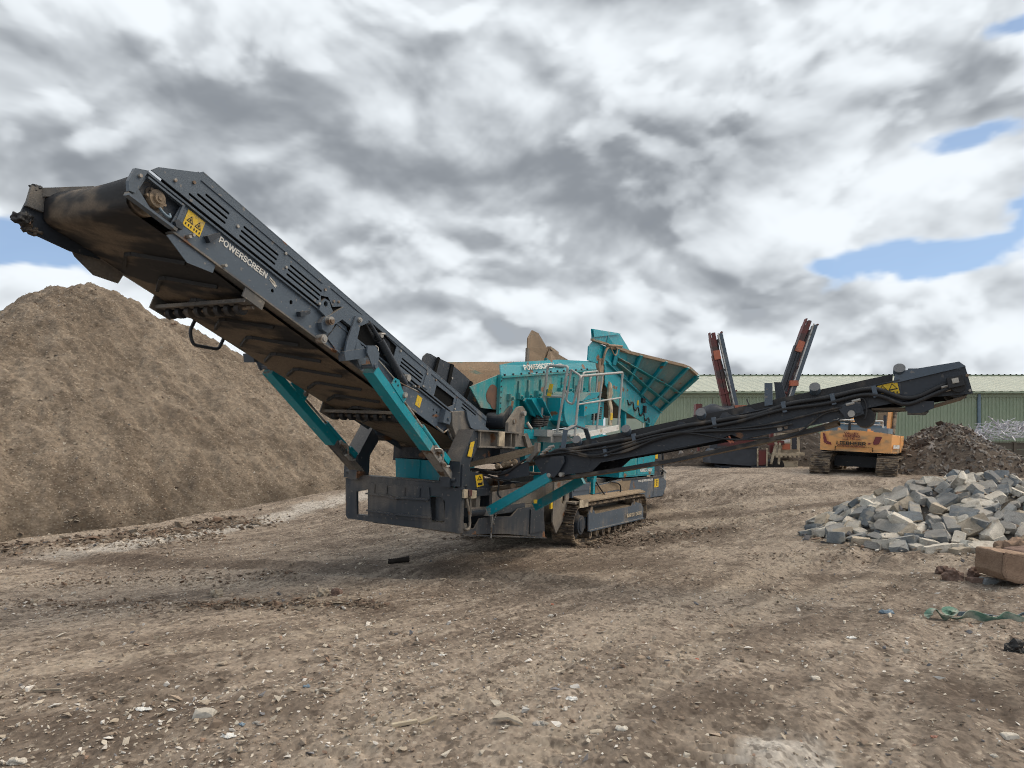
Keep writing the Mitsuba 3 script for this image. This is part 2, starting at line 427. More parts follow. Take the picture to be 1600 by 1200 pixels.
def ground_fn(p, n, uv):
    x, y = p.x, p.y
    big = fbm(x * 0.42, y * 0.42, 1.7, 4)
    u, v = x * 0.83 - y * 0.55, x * 0.55 + y * 0.83
    st = fbm(u * 2.2, v * 0.28, 4.0, 4)
    st2 = fbm(u * 12, v * 2.6, 9.0, 3)
    fine = fbm(x * 24, y * 24, 2.0, 3)
    c = mix((0.160, 0.132, 0.110), (0.325, 0.278, 0.232), smoothstep(0.34, 0.68, 0.42 * big + 0.40 * st + 0.28 * st2))
    c = mix(c, C3((0.41, 0.36, 0.305)), smoothstep(0.60, 0.74, st2 * 0.75 + 0.25 * fine) * 0.65)
    c = mix(c, C3((0.078, 0.060, 0.048)), smoothstep(0.54, 0.72, fbm(x * 1.25 + 11, y * 1.25, 5.0, 5)) * 0.45)
    c = mix(c, C3((0.06, 0.045, 0.036)), smoothstep(0.64, 0.76, fbm(x * 11 + 3, y * 8, 3.0, 4)) * 0.5)
    # small stones pressed into the dirt
    d1, d2, k = voronoi(x * 17, y * 17)
    pb = smoothstep(0.30, 0.22, d1) * smoothstep(0.72, 0.78, k)
    tone = mix((0.46, 0.42, 0.36), (0.30, 0.24, 0.19), cell_rand(dr.floor(k * 9999)))
    c = mix(c, tone, pb * 0.8)
    # compacted dusty wheel lanes with tread bars
    lane = mi.Float(0)
    for (ax_, ay_, bx_, by_, w_) in LANES:
        ex, ey = bx_ - ax_, by_ - ay_
        L_ = math.hypot(ex, ey)
        ex, ey = ex / L_, ey / L_
        t_ = (x - ax_) * ex + (y - ay_) * ey
        s_ = dr.abs((x - ax_) * ey - (y - ay_) * ex + 0.30 * (fbm(x * 0.9, y * 0.9, 3.0, 2) - 0.5))
        lane = dr.maximum(lane, smoothstep(w_, 0.45 * w_, s_) * smoothstep(-0.4, 0.3, t_) * smoothstep(L_ + 0.4, L_ - 0.3, t_) * (0.55 + 0.45 * smoothstep(-0.3, 0.5, dr.sin(t_ * 36 + 3 * fine))))
    c = mix(c, C3((0.36, 0.312, 0.258)), lane * (0.55 + 0.45 * smoothstep(0.32, 0.58, 0.5 * st2 + 0.5 * fine)) * 0.9)
    darken = mi.Float(0)
    for (ax_, ay_, bx_, by_, w_) in DARK_BANDS:
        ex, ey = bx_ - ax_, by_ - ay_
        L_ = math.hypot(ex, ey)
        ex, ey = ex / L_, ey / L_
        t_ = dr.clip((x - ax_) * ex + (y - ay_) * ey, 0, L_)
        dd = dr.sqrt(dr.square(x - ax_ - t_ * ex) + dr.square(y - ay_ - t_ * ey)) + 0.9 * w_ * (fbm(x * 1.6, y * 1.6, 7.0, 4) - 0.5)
        darken = dr.maximum(darken, smoothstep(w_, 0.35 * w_, dd))
    c = mix(c, C3((0.105, 0.083, 0.068)) * (0.8 + 0.4 * st2), darken * 0.62)
    # pale silt in the wet strip by the heap and in the puddle hollow
    foot = (x + 7.35) * 0.917 - (y - 18.3) * 0.40
    edge = 0.35 * (fbm(x * 1.3, y * 1.3, 8.0, 3) - 0.5)
    silt = smoothstep(0.75, 0.25, dr.abs(foot - 0.62 + edge * 2.0)) * smoothstep(12.5, 15, y) * smoothstep(25, 22, y)
    dp = dr.sqrt(dr.square((x - PUDDLE[0]) / 0.36) + dr.square((y - PUDDLE[1] + 0.05) / 0.42)) + (fbm(x * 7, y * 7, 1.0, 3) - 0.5) * 1.1
    silt = dr.maximum(silt, smoothstep(1.15, 0.45, dp))
    c = mix(c, C3((0.50, 0.48, 0.445)) * (0.7 + 0.6 * fine), silt * (0.50 + 0.5 * fbm(x * 9, y * 9, 4.0, 3)))
    k2 = fbm(x * 45, y * 28, 6.0, 3)
    c = mix(c, C3((0.085, 0.068, 0.056)), smoothstep(0.56, 0.70, fbm(x * 20 + 7, y * 13, 2.0, 4)) * 0.55)
    return c * (0.45 + 0.60 * k2) * C3((1.0, 0.985, 0.975))


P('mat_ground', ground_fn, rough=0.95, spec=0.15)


def mound_fn(p, n, uv):
    a = fbm(p.x * 0.5, p.y * 0.5, p.z * 0.5, 4)
    b = fbm(p.x * 2.0, p.y * 2.0, p.z * 0.6, 3)
    f = fbm(p.x * 14, p.y * 14, p.z * 14, 3)
    c = mix((0.165, 0.134, 0.106), (0.275, 0.228, 0.182), smoothstep(0.34, 0.66, 0.5 * a + 0.5 * b))
    c = mix(c, C3((0.085, 0.064, 0.046)), smoothstep(0.60, 0.72, f) * 0.6)
    c = c * (0.80 + 0.40 * noise(p.x * 9, p.y * 9, p.z * 9))
    d1, d2, k = voronoi((p.x + 0.4 * p.y) * 15, (p.z * 1.3 + 0.3 * p.y) * 15)
    s = smoothstep(0.36, 0.2, d1) * smoothstep(0.60, 0.95, k)
    c = mix(c, C3((0.42, 0.38, 0.32)), s * 0.6)
    pit = noise(p.x * 26, p.y * 26, p.z * 26)
    c = c * (0.70 + 0.56 * pit)
    darken = smoothstep(0.9, -0.1, p.z + 0.8 * (b - 0.5)) * smoothstep(0.3, 0.5, a)  # soil colour gets darker towards the foot of the mound
    return c * (0.50 + 0.60 * f) * (1 - 0.45 * darken)


P('mat_mound', mound_fn, rough=0.97, spec=0.1)

ang = np.radians(np.r_[np.linspace(-180, -46, 40)[:-1], np.linspace(-46, 46, 760), np.linspace(46, 180, 40)[1:]])
rad = np.r_[0.25, np.geomspace(1.0, 55, 560), np.geomspace(60, 4000, 24)]
RR, AA = np.meshgrid(rad, ang, indexing='ij')
GX, GY = RR * np.sin(AA), RR * np.cos(AA)
m = heightfield(GX, GY, ground_z(GX, GY))
m.invert()
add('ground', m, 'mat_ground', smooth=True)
tag('ground', 'dry brown rutted dirt yard strewn with small stones and debris', 'ground', kind='structure')
del m, GX, GY, RR, AA

# water in the hollow
th = np.linspace(0, 2 * np.pi, 40, endpoint=False)
wr = 0.10 * (1 + 0.35 * np.sin(3 * th + 1) + 0.2 * np.sin(5 * th))
wx, wy = PUDDLE[0] + 0.13 + 1.1 * wr * np.cos(th), PUDDLE[1] - 0.12 + 1.0 * wr * np.sin(th)
wz = float(ground_z(wx, wy).mean()) + 0.004
P('mat_water', rgb=(0.13, 0.085, 0.035), rough=0.06, spec=0.5)
add('puddle', trimesh.Trimesh(np.c_[np.r_[wx, wx.mean()], np.r_[wy, wy.mean()], np.full(41, wz)], [[i, (i + 1) % 40, 40] for i in range(40)], process=False), 'mat_water')
tag('puddle', 'small muddy brown puddle in pale silt at the bottom of the picture', 'puddle', kind='structure')


# ------------------------------------------------------------------ big spoil mound on the left
def mound_z(X, Y):
    p = np.stack([X, Y, np.zeros_like(X)], -1)
    w = meshkit.fbm(p * 0.28, 3, 41) - 0.5
    d = -((X + 7.35) * 0.917 - (Y - 18.3) * 0.40) - 0.1 + 2.2 * w
    d = d - 0.04 * np.maximum(16 - Y, 0) ** 1.5 * sm(17, 12, Y)
    front = d * 0.74
    ridge = 7.95 - 0.50 * np.maximum(-15.2 - X, 0) ** 1.1 - 0.66 * np.maximum(X + 14.6, 0) - 0.46 * np.maximum(26 - Y, 0) ** 1.02
    back = (41.0 - Y) * 0.6 - 0.10 * (X + 15)
    k = 0.8
    h = -k * np.log(np.exp(-front / k) + np.exp(-np.maximum(ridge, -5) / k) + np.exp(-back / k))
    h = h + 0.55 * np.exp(-(((X + 11.6) / 2.2) ** 2 + ((Y - 19.8) / 2.2) ** 2))
    q = np.stack([X * 0.55 - Y * 0.2, X * 0.2 + Y * 0.55, X * 0], -1)
    amp = sm(-0.2, 1.0, h)
    run = np.stack([(X * 0.40 + Y * 0.917) * 1.6, (X * 0.917 - Y * 0.40) * 0.32, X * 0], -1)
    h = h + amp * (0.75 * (meshkit.fbm(q * 0.8, 4, 43) - 0.5) + 0.42 * (meshkit.fbm(run, 4, 47) - 0.5) + 0.36 * (meshkit.fbm(p * 2.4, 4, 44) - 0.5) + 0.16 * (meshkit.fbm(p * 8, 3, 45) - 0.5))
    # undercut bite at the foot
    wob = meshkit.fbm(p * 0.9, 3, 61) - .5
    h = h - 0.9 * np.exp(-(((X + 9.6 + wob) / 1.9) ** 2 + ((Y - 16.0 + wob) / 1.0) ** 2))
    return h + ground_base(X, Y) - 0.15


mx = np.r_[np.linspace(-36, -22, 60)[:-1], np.linspace(-22, -3.0, 430), np.linspace(-2.9, -1, 10)]
my = np.r_[np.linspace(9.5, 30, 480), np.linspace(30.2, 46, 60)]
MX, MY = np.meshgrid(mx, my, indexing='ij')
m = heightfield(MX, MY, np.maximum(mound_z(MX, MY), -1.2))
add('spoil_mound', m, 'mat_mound', smooth=True)
tag('spoil_mound', 'tall brown mound of screened soil and fine gravel at the left', 'mound', kind='structure')

# ================================================================== the tracked screening machine
SM = 'screening_machine'
MW = np.eye(4)
MW[:3, :3] = [[0.46600517, -0.88364094, 0.04492064], [0.88460254, 0.4663323, -0.00354041], [-0.01781949, 0.04138677, 0.99898428]]
MW[:3, 3] = [-1.887, 11.720, -0.207]
CA, SA, ZB = math.cos(math.radians(20.2)), math.sin(math.radians(20.2)), 2.28


def cv(u, y, w):
    """point of the tail conveyor: u along it towards the head, w square to it"""
    return np.array([-u * CA + w * SA, y, ZB + u * SA + w * CA])


def prism_c(poly, y0, y1):
    m = extrude(poly, abs(y1 - y0))
    y = min(y0, y1)
    return remap(m, lambda v: np.stack([-v[:, 0] * CA + v[:, 1] * SA, y + v[:, 2], ZB + v[:, 0] * SA + v[:, 1] * CA], 1), False)


def bxc(u0, u1, y0, y1, w0, w1):
    return prism_c(sbox(min(u0, u1), min(w0, w1), max(u0, u1), max(w0, w1)), y0, y1)


def A(part, mesh, mat, smooth=False, color=None):
    return add(SM + '__' + part, mesh, mat, MW, smooth, color)


tag(SM, 'large dark grey and teal tracked screening machine with a long raised tail conveyor', 'screening machine')
TC = 'tail_conveyor__'
slot = lambda u0, u1, w: LineString([(u0, w), (u1, w)]).buffer(0.013)
# side plates
near = Polygon([(5.68, 0.335), (5.80, 0.25), (5.81, 0.10), (5.775, 0.0), (5.28, -0.01), (0.78, -0.03), (0.46, -0.03), (-0.02, -0.04), (-0.09, 0.06), (-0.28, -0.04), (-1.16, -0.03), (-1.16, 0.50), (-0.3, 0.35), (0.0, 0.31)])
opening = Polygon([(5.68, 0.265), (5.27, 0.265), (5.30, 0.03), (5.52, 0.025), (5.70, 0.12)])
holes = union_all([opening] + [Point(a, b).buffer(r) for a, b, r in [(3.92, .13, .022), (3.62, .16, .026), (0.36, .19, .018), (0.26, .19, .018), (0.33, .11, .018), (0.24, .11, .018)]])
A(TC + 'side_plate', prism_c(near.difference(holes), -0.755, -0.740), 'mat_slate')
A(TC + 'side_plate', prism_c(near, 0.740, 0.755), 'mat_slate')
A(TC + 'inner_bearing_plate', prism_c(sbox(5.2, 0.0, 5.72, 0.3), -0.70, -0.69), 'mat_dark')
for s in (-1, 1):
    A(TC + 'bottom_flange', cat([bxc(0.8, 5.26, s * 0.785, s * 0.66, -0.045, -0.025), bxc(5.24, 5.80, s * 0.80, s * 0.745, -0.02, 0.012)]), 'mat_grimy')
    A(TC + 'seam_rail', bxc(-0.05, 5.70, s * 0.757, s * 0.785, 0.30, 0.322), 'mat_slate')
# slotted guard
g = Polygon([(5.69, 0.345), (5.64, 0.42), (5.22, 0.70), (-1.16, 0.70), (-1.19, 0.52), (-0.62, 0.34), (-0.3, 0.345)])
sl = [slot(4.80, 5.26, .405), slot(4.80, 5.18, .465), slot(4.80, 5.10, .525), slot(4.05, 4.58, .40), slot(4.05, 4.58, .46), slot(4.05, 4.57, .52), slot(3.28, 3.84, .40), slot(3.28, 3.84, .46), slot(3.28, 3.83, .52),
      slot(0.90, 1.46, .41), slot(0.90, 1.46, .465), slot(0.90, 1.46, .52), slot(-0.04, 0.50, .645), slot(-0.79, -0.22, .535), slot(-0.79, -0.22, .595), slot(-0.79, -0.22, .65),
      Polygon([(0.50, 0.37), (0.50, 0.555), (-0.05, 0.575), (-0.06, 0.46), (0.06, 0.37)])]
gap = Polygon([(3.21, 0.28), (3.22, 0.36), (3.26, .47), (3.14, .52), (3.02, 0.45), (2.9, 0.53), (2.4, 0.63), (2.0, 0.64), (1.65, 0.62), (1.65, 0.28)])
gd = g.difference(union_all(sl + [gap]))
A(TC + 'slotted_guard', prism_c(gd, -0.800, -0.786), 'mat_slate')
A(TC + 'slotted_guard', prism_c(g.intersection(sbox(-2, 0, 4.7, .66)), 0.786, 0.800), 'mat_slate')
A(TC + 'guard_top_lip', cat([bxc(-1.16, 5.22, -0.80, -0.72, 0.703, 0.716), bxc(3.30, 5.21, -0.812, -0.801, 0.612, 0.618), bxc(-1.16, 3.15, -0.812, -0.801, 0.640, 0.645)]), 'mat_slate')
A(TC + 'guard_backing', cat([bxc(0.0, 5.25, -0.77, -0.76, 0.33, 0.695), bxc(-1.1, 0.0, -0.77, -0.76, 0.36, 0.695), bxc(5.25, 5.55, -0.77, -0.76, 0.33, 0.46)]), 'mat_hole')
A(TC + 'guard_joint_cover', bxc(0.72, 0.84, -0.812, -0.801, 0.37, 0.66), 'mat_slate')
A(TC + 'guard_joint_cover', bxc(-0.30, -0.12, -0.810, -0.801, 0.36, 0.62), 'mat_slate')
# belt: lower run, head, upper run
prof = [(-0.9, 0.0), (0.8, -0.075), (2.3, -0.095), (4.2, -0.085), (5.2, -0.06)]
for k in np.linspace(-80, 95, 12):
    prof.append((5.58 + 0.20 * math.cos(math.radians(k)), 0.115 + 0.19 * math.sin(math.radians(k))))
prof += [(4.5, 0.30), (2, 0.32), (-0.9, 0.34), (-1.1, 0.2)]
prof = np.array(prof)
bv, bf = [], []
ys = np.linspace(-0.675, 0.675, 15)
for (u, w) in prof:
    for y in ys:
        sag = -0.035 * (1 - (y / 0.675) ** 2) if w < 0 else 0.05 * (y / 0.675) ** 2
        bv.append(cv(u, y, w + sag))
nb = len(ys)
for i in range(len(prof)):
    for j in range(nb - 1):
        a, b = i * nb + j, ((i + 1) % len(prof)) * nb + j
        bf += [[a, b, b + 1], [a, b + 1, a + 1]]
A(TC + 'belt', trimesh.Trimesh(bv, bf, process=False), 'mat_belt', smooth=40)
labels[SM + '__' + TC + 'belt'] = {'label': 'muddy black rubber belt with chevron cleats'}
# chevron cleats under the belt


def under(u, y):
    return cv(u, y, np.interp(u, prof[:5, 0], prof[:5, 1]) - 0.035 * (1 - (y / 0.675) ** 2) - 0.016)


for u in np.arange(0.55, 5.3, 0.44):
    pts = [under(u - 0.10, -0.50), under(u + 0.02, -0.27), under(u + 0.16, 0.02), under(u + 0.16, 0.12), under(u + 0.02, 0.34), under(u - 0.06, 0.46)]
    A(TC + 'cleat', cat([beam(pts[k], pts[k + 1], 0.034, 0.04) for k in range(5)]), 'mat_black')
A(TC + 'head_drum', cyl(cv(5.58, -0.70, .115), cv(5.58, 0.70, .115), 0.165, 28), 'mat_track', smooth=40)
A(TC + 'head_bearing', cat([cyl(cv(5.51, -0.70, .165), cv(5.51, -0.765, .165), 0.085, 20), cyl(cv(5.51, -0.76, .165), cv(5.51, -0.80, .165), 0.05, 16), cyl(cv(5.51, -0.79, .165), cv(5.51, -0.815, .165), .026, 12),
                            prism_c(Polygon([(5.62, .20), (5.60, .235), (5.42, .19), (5.40, .13), (5.44, .10), (5.60, .13)]), -0.72, -0.70)]
                           + [cyl(cv(a, -0.70, b), cv(a, -0.75, b), .016, 8) for a, b in ((5.585, .215), (5.415, .165), (5.60, .14))]), 'mat_track', smooth=35)
A(TC + 'grease_hose', tube([cv(5.46, -0.74, .12), cv(5.40, -0.77, .07), cv(5.34, -0.765, .075), cv(5.34, -0.74, .12)], .014, 8, 16), 'mat_bluegrey', smooth=True)
A(TC + 'head_end_plate', cat([prism_c(Polygon([(5.70, .33), (5.82, .26), (5.83, .11), (5.79, .03), (5.73, .05), (5.72, .22)]), -0.79, -0.745), bxc(5.30, 5.80, -0.83, -0.755, -0.03, -0.005)]), 'mat_slate')
A(TC + 'opening_frame', cat([bxc(5.245, 5.27, -0.775, -0.74, 0.0, 0.29), bxc(5.27, 5.68, -0.785, -0.74, 0.262, 0.282)]), 'mat_slate')
# head scraper and far head bracket
A(TC + 'scraper_frame', cat([prism_c(Polygon([(5.90, -0.17), (5.82, -0.24), (5.34, -.17), (5.03, -.06), (5.2, .25), (5.80, .22), (5.86, .20), (5.90, .02)]), 0.70, 0.72), beam(cv(5.86, .66, -.14), cv(5.82, .76, -.12), .10, .10)]), 'mat_dark')
A(TC + 'scraper_clamp', prism_c(Polygon([(5.90, -.02), (5.93, .20), (5.78, .24), (5.74, .02)]), 0.66, 0.70), 'mat_grimy')
A(TC + 'scraper_blade', cat([beam(cv(5.82, 0.68, 0.20), cv(5.60, 0.20, 0.325), .03, .09), beam(cv(5.60, 0.20, 0.325), cv(5.55, -0.15, 0.325), .03, .05)]), 'mat_grimy')
A(TC + 'far_skirt_plate', prism_c(Polygon([(5.30, -.13), (5.25, -.17), (5.0, -.24), (4.72, -.17), (4.70, -.03), (5.30, -.03)]), 0.765, 0.775), 'mat_grimy')
A(TC + 'near_skirt_plate', prism_c(Polygon([(5.30, -.10), (5.22, -.03), (4.70, -.045), (4.70, -.14), (5.00, -.215)]), -0.765, -0.755), 'mat_slate')
A(TC + 'grab_bar', pipe_path([cv(3.66, .78, -.03), cv(3.66, .80, -.20), cv(3.55, .80, -.33), cv(3.18, .80, -.20), cv(3.18, .78, -.03)], .022), 'mat_dark', smooth=True)
def lump(seed, r, sc, at_):
    m = trimesh.creation.icosphere(3, r)
    v = np.array(m.vertices) * sc
    v = v + m.vertex_normals * (meshkit.fbm(v / r * 1.8 + seed, 4, seed) - .5)[:, None] * r * 1.8
    return trimesh.Trimesh(v + np.array(at_), m.faces, process=False)


for q_ in (lump(5, .07, [1.3, .9, .8], cv(5.86, .70, -.15)), lump(8, .06, [1.6, .8, .6], cv(5.74, .72, -.20)), lump(9, .05, [1.2, .8, .8], cv(5.86, .70, .22))):
    A(TC + 'torn_rubber', q_, 'mat_rubber', smooth=True)
# idler frames under the belt
for u0 in (4.18, 1.05):
    A(TC + 'idler_frame', cat([bxc(u0 - .06, u0 + .05, -0.76, 0.76, -0.17, -0.155), bxc(u0 + .035, u0 + .05, -0.76, 0.76, -0.20, -0.17), bxc(u0 - .2, u0 + .1, 0.755, 0.775, -.22, -.02), bxc(u0 - .2, u0 + .1, -.775, -.755, -.16, -.02)]), 'mat_grimy')
    for y in np.linspace(-0.55, 0.62, 8):
        A(TC + 'idler_disc', cyl(cv(u0 - .10, y - .035, -.185), cv(u0 - .10, y + .035, -.185), .075, 14), 'mat_rubber', smooth=40)
    A(TC + 'idler_shaft', cyl(cv(u0 - .10, -.75, -.185), cv(u0 - .10, .75, -.185), .02, 8), 'mat_track')
# small fittings near the head
A(TC + 'warning_sign', prism_c(Polygon([(5.19, .285), (4.975, .285), (4.975, .105), (5.19, .105)]), -0.7605, -0.7555), 'mat_yellow')
tri = [Polygon([(a + .04, .17), (a - .04, .17), (a, .245)]).difference(Polygon([(a + .026, .178), (a - .026, .178), (a, .228)])) for a in (5.13, 5.03)]
tri += [sbox(a - .008, .185, a + .008, .208) for a in (5.13, 5.03)] + [sbox(a - .007, .125, a + .007, .15) for a in (5.165, 5.13, 5.10, 5.06, 5.03, 4.995)]
A(TC + 'warning_symbols', prism_c(union_all(tri), -0.763, -0.7608), 'mat_black')


def conv_text(word, u0, u1, w, h, y, key, mat):
    A(key, put(text(word, abs(u0 - u1), h), cv(u0, y, w), np.array([CA, 0, -SA]), np.array([SA, 0, CA]), np.array([0, -1.0, 0])), mat)


conv_text('POWERSCREEN', 4.76, 4.06, .205, .064, -0.756, TC + 'lettering', 'mat_white')
A(TC + 'emblem', prism_c(union_all([Polygon([(4.03, .255), (3.93, .24), (3.90, .215), (4.0, .235)]), Polygon([(4.02, .23), (3.92, .205), (3.89, .18), (3.99, .21)]), Polygon([(3.94, .225), (3.88, .215), (3.91, .19)])]), -0.759, -0.7555), 'mat_white')
for lp_ in ([(4.94, .14), (4.82, .265), (4.80, .235), (4.88, .10)], [(3.50, .10), (3.36, .20), (3.35, .16), (3.47, .05)]):
    A(TC + 'lifting_lug', prism_c(Polygon(lp_), -0.82, -0.756), 'mat_dark')
A(TC + 'edge_bracket', prism_c(Polygon([(5.27, .10), (5.20, .09), (5.19, .035), (5.26, .02), (5.29, .06)]), -0.80, -0.756), 'mat_dark')
# fold arm, pins, hook, link and lift ram
arm = Polygon([(3.13, .24), (3.05, .31), (2.87, .54), (2.70, .60), (2.39, .64), (2.36, .60), (2.46, .50), (2.60, .42), (2.63, .38), (2.83, .38), (2.93, .25), (2.95, .14), (3.0, .085), (3.1, .085), (3.15, .15)])
A(TC + 'fold_arm', prism_c(arm, -0.83, -0.757), 'mat_slate')
A(TC + 'hook_plate', prism_c(Polygon([(3.22, .29), (3.23, .40), (3.19, .47), (3.11, .48), (3.04, .42), (3.0, .40), (3.05, .27)]).difference(Point(3.15, .415).buffer(.035)), -0.805, -0.757), 'mat_slate')
A(TC + 'link_plate', cat([prism_c(Polygon([(2.65, .53), (2.57, .57), (2.53, .54), (2.50, .18), (2.52, -.03), (2.585, -.07), (2.64, -.03), (2.67, .15)]), -0.86, -0.835), prism_c(Polygon([(2.50, .30), (2.36, .24), (2.30, .13), (2.45, .12)]), -0.84, -0.757)]), 'mat_slate')
for a, b, y, r in ((3.06, .225, -.90, .052), (3.05, -.02, -.86, .055), (2.575, .515, -.885, .034), (2.56, .03, -.885, .026)):
    A(TC + 'pivot_pin', cat([cyl(cv(a, -.757, b), cv(a, y, b), r, 16), cyl(cv(a, y + .02, b), cv(a, y - .015, b), r * .6, 12)]), 'mat_steel', smooth=35)
A(TC + 'lift_ram', cat([cyl(cv(2.05, -.83, .50), cv(1.30, -.83, .20), .055, 16), cyl(cv(2.35, -.83, .60), cv(2.05, -.83, .50), .03, 12), prism_c(Polygon([(2.36, .60), (2.10, .63), (1.80, .62), (1.55, .36), (1.2, .26), (1.25, .14), (1.5, .18)]), -.77, -.757)]), 'mat_dark', smooth=35)
A(TC + 'lift_ram_pin', cyl(cv(1.28, -.77, .30), cv(1.28, -.87, .30), .05, 16), 'mat_steel', smooth=35)
A(TC + 'lift_ram_pin', cyl(cv(2.08, -.77, .56), cv(2.08, -.87, .56), .035, 14), 'mat_steel', smooth=35)
A(TC + 'fitting', cat([cyl(cv(2.10, -.86, .57), cv(2.03, -.86, .61), .016, 8), tube([cv(2.12, -.84, .38), cv(2.05, -.85, .36), cv(2.08, -.86, .27), cv(1.9, -.86, .2), cv(1.6, -.87, .14), cv(1.25, -.87, .17), cv(.95, -.85, .22)], .010, 6, 30)]), 'mat_steel', smooth=True)
# recessed support socket below the fold arm
A(TC + 'socket_plate', cat([prism_c(Polygon([(2.82, .36), (2.66, .36), (2.60, .18), (2.66, -.02), (2.93, .06)]), -.775, -.757), bxc(2.62, 2.80, -.83, -.757, -.035, -.02)]), 'mat_slate')
A(TC + 'small_sign', prism_c(Polygon([(.845, .23), (.715, .23), (.715, .065), (.845, .065)]), -0.7605, -0.7555), 'mat_yellow')
# tail box, control box, inspection roller
A(TC + 'tail_box', prism_c(Polygon([(0.02, .30), (-.08, .10), (-.28, -.03), (-.56, -.03), (-.66, .22), (-1.13, .46), (-.62, .46), (-.30, .46)]), -0.88, -0.757), 'mat_grimy')
A(TC + 'tail_box_lid', prism_c(Polygon([(-.30, .47), (-1.13, .47), (-1.13, .34), (-.55, .27), (-.42, .35)]), -0.92, -0.882), 'mat_slate')
A(TC + 'tail_edge', cat([tube([cv(.24, -.80, -.04), cv(.0, -.80, -.05), cv(-.09, -.80, .05), cv(-.27, -.80, -.05), cv(-.55, -.80, -.04)], .014, 6)]), 'mat_steel')
A(TC + 'switch_box', cat([prism_c(Polygon([(.18, .28), (-.04, .29), (-.02, .10), (.17, .06)]), -0.86, -0.757), cyl(cv(.06, -.86, .17), cv(.06, -.885, .17), .03, 10)]), 'mat_slate')
A(TC + 'inspection_roller', cat([bxc(.36, .44, -.70, -.66, .37, .52), bxc(.16, .24, -.70, -.66, .37, .54), cyl(cv(.4, -.69, .5), cv(.2, -.69, .52), .02, 8)]), 'mat_cream')
A(TC + 'tail_drum', cyl(cv(-.95, -.70, .17), cv(-.95, .70, .17), .16, 20), 'mat_track', smooth=40)
# three-piece rubber spill guard above the tail
for pts in ([(0.78, .72), (.77, .92), (.70, 1.01), (.60, 1.045), (.43, 1.07), (.45, .72)], [(.44, .72), (.42, 1.07), (.04, 1.155), (-.02, .72)], [(-.03, .72), (.03, 1.155), (-.40, 1.17), (-.66, 1.165), (-.55, .72)],
            [(-.56, .72), (-.67, 1.165), (-.76, 1.15), (-1.28, 1.00), (-1.31, .86), (-1.2, .72)]):
    A(TC + 'spill_guard_panel', prism_c(Polygon(pts), -0.615 - 0.02 * (pts[0][0] < .5) * (pts[0][0] > -.5), -0.60), 'mat_dark')
A(TC + 'spill_guard_fold', cat([prism_c(Polygon([(.47, .72), (.45, 1.07), (.40, 1.08), (.40, .72)]), -.66, -.635), prism_c(Polygon([(.03, .72), (.06, 1.15), (-.02, 1.16), (-.05, .72)]), -.66, -.637), prism_c(Polygon([(-.51, .72), (-.62, 1.16), (-.70, 1.16), (-.59, .72)]), -.66, -.637)]), 'mat_hole')
bolts = [(5.45, .42), (5.27, .54), (4.65, .47), (3.89, .46), (3.96, .60), (3.23, .57), (3.25, .36), (2.96, .56), (3.04, .52), (1.55, .60), (1.57, .36), (.82, .59), (.83, .38), (.56, .61), (.93, .32), (-.13, .42), (-.95, .52), (5.10, .02), (4.62, .0), (5.76, .22), (5.07, .06), (1.02, .29)]
A('bolts', cat([cyl(cv(a, -.757, b), cv(a, -.818, b), .017, 10) for a, b in bolts] + [cyl(cv(a, -.60, b), cv(a, -.65, b), .02, 8) for a, b in ((-.08, .95), (.30, .80))]), 'mat_steel')
stuff(SM + '__bolts')
labels[SM + '__bolts']['label'] = 'bright bolt heads along the conveyor guard'

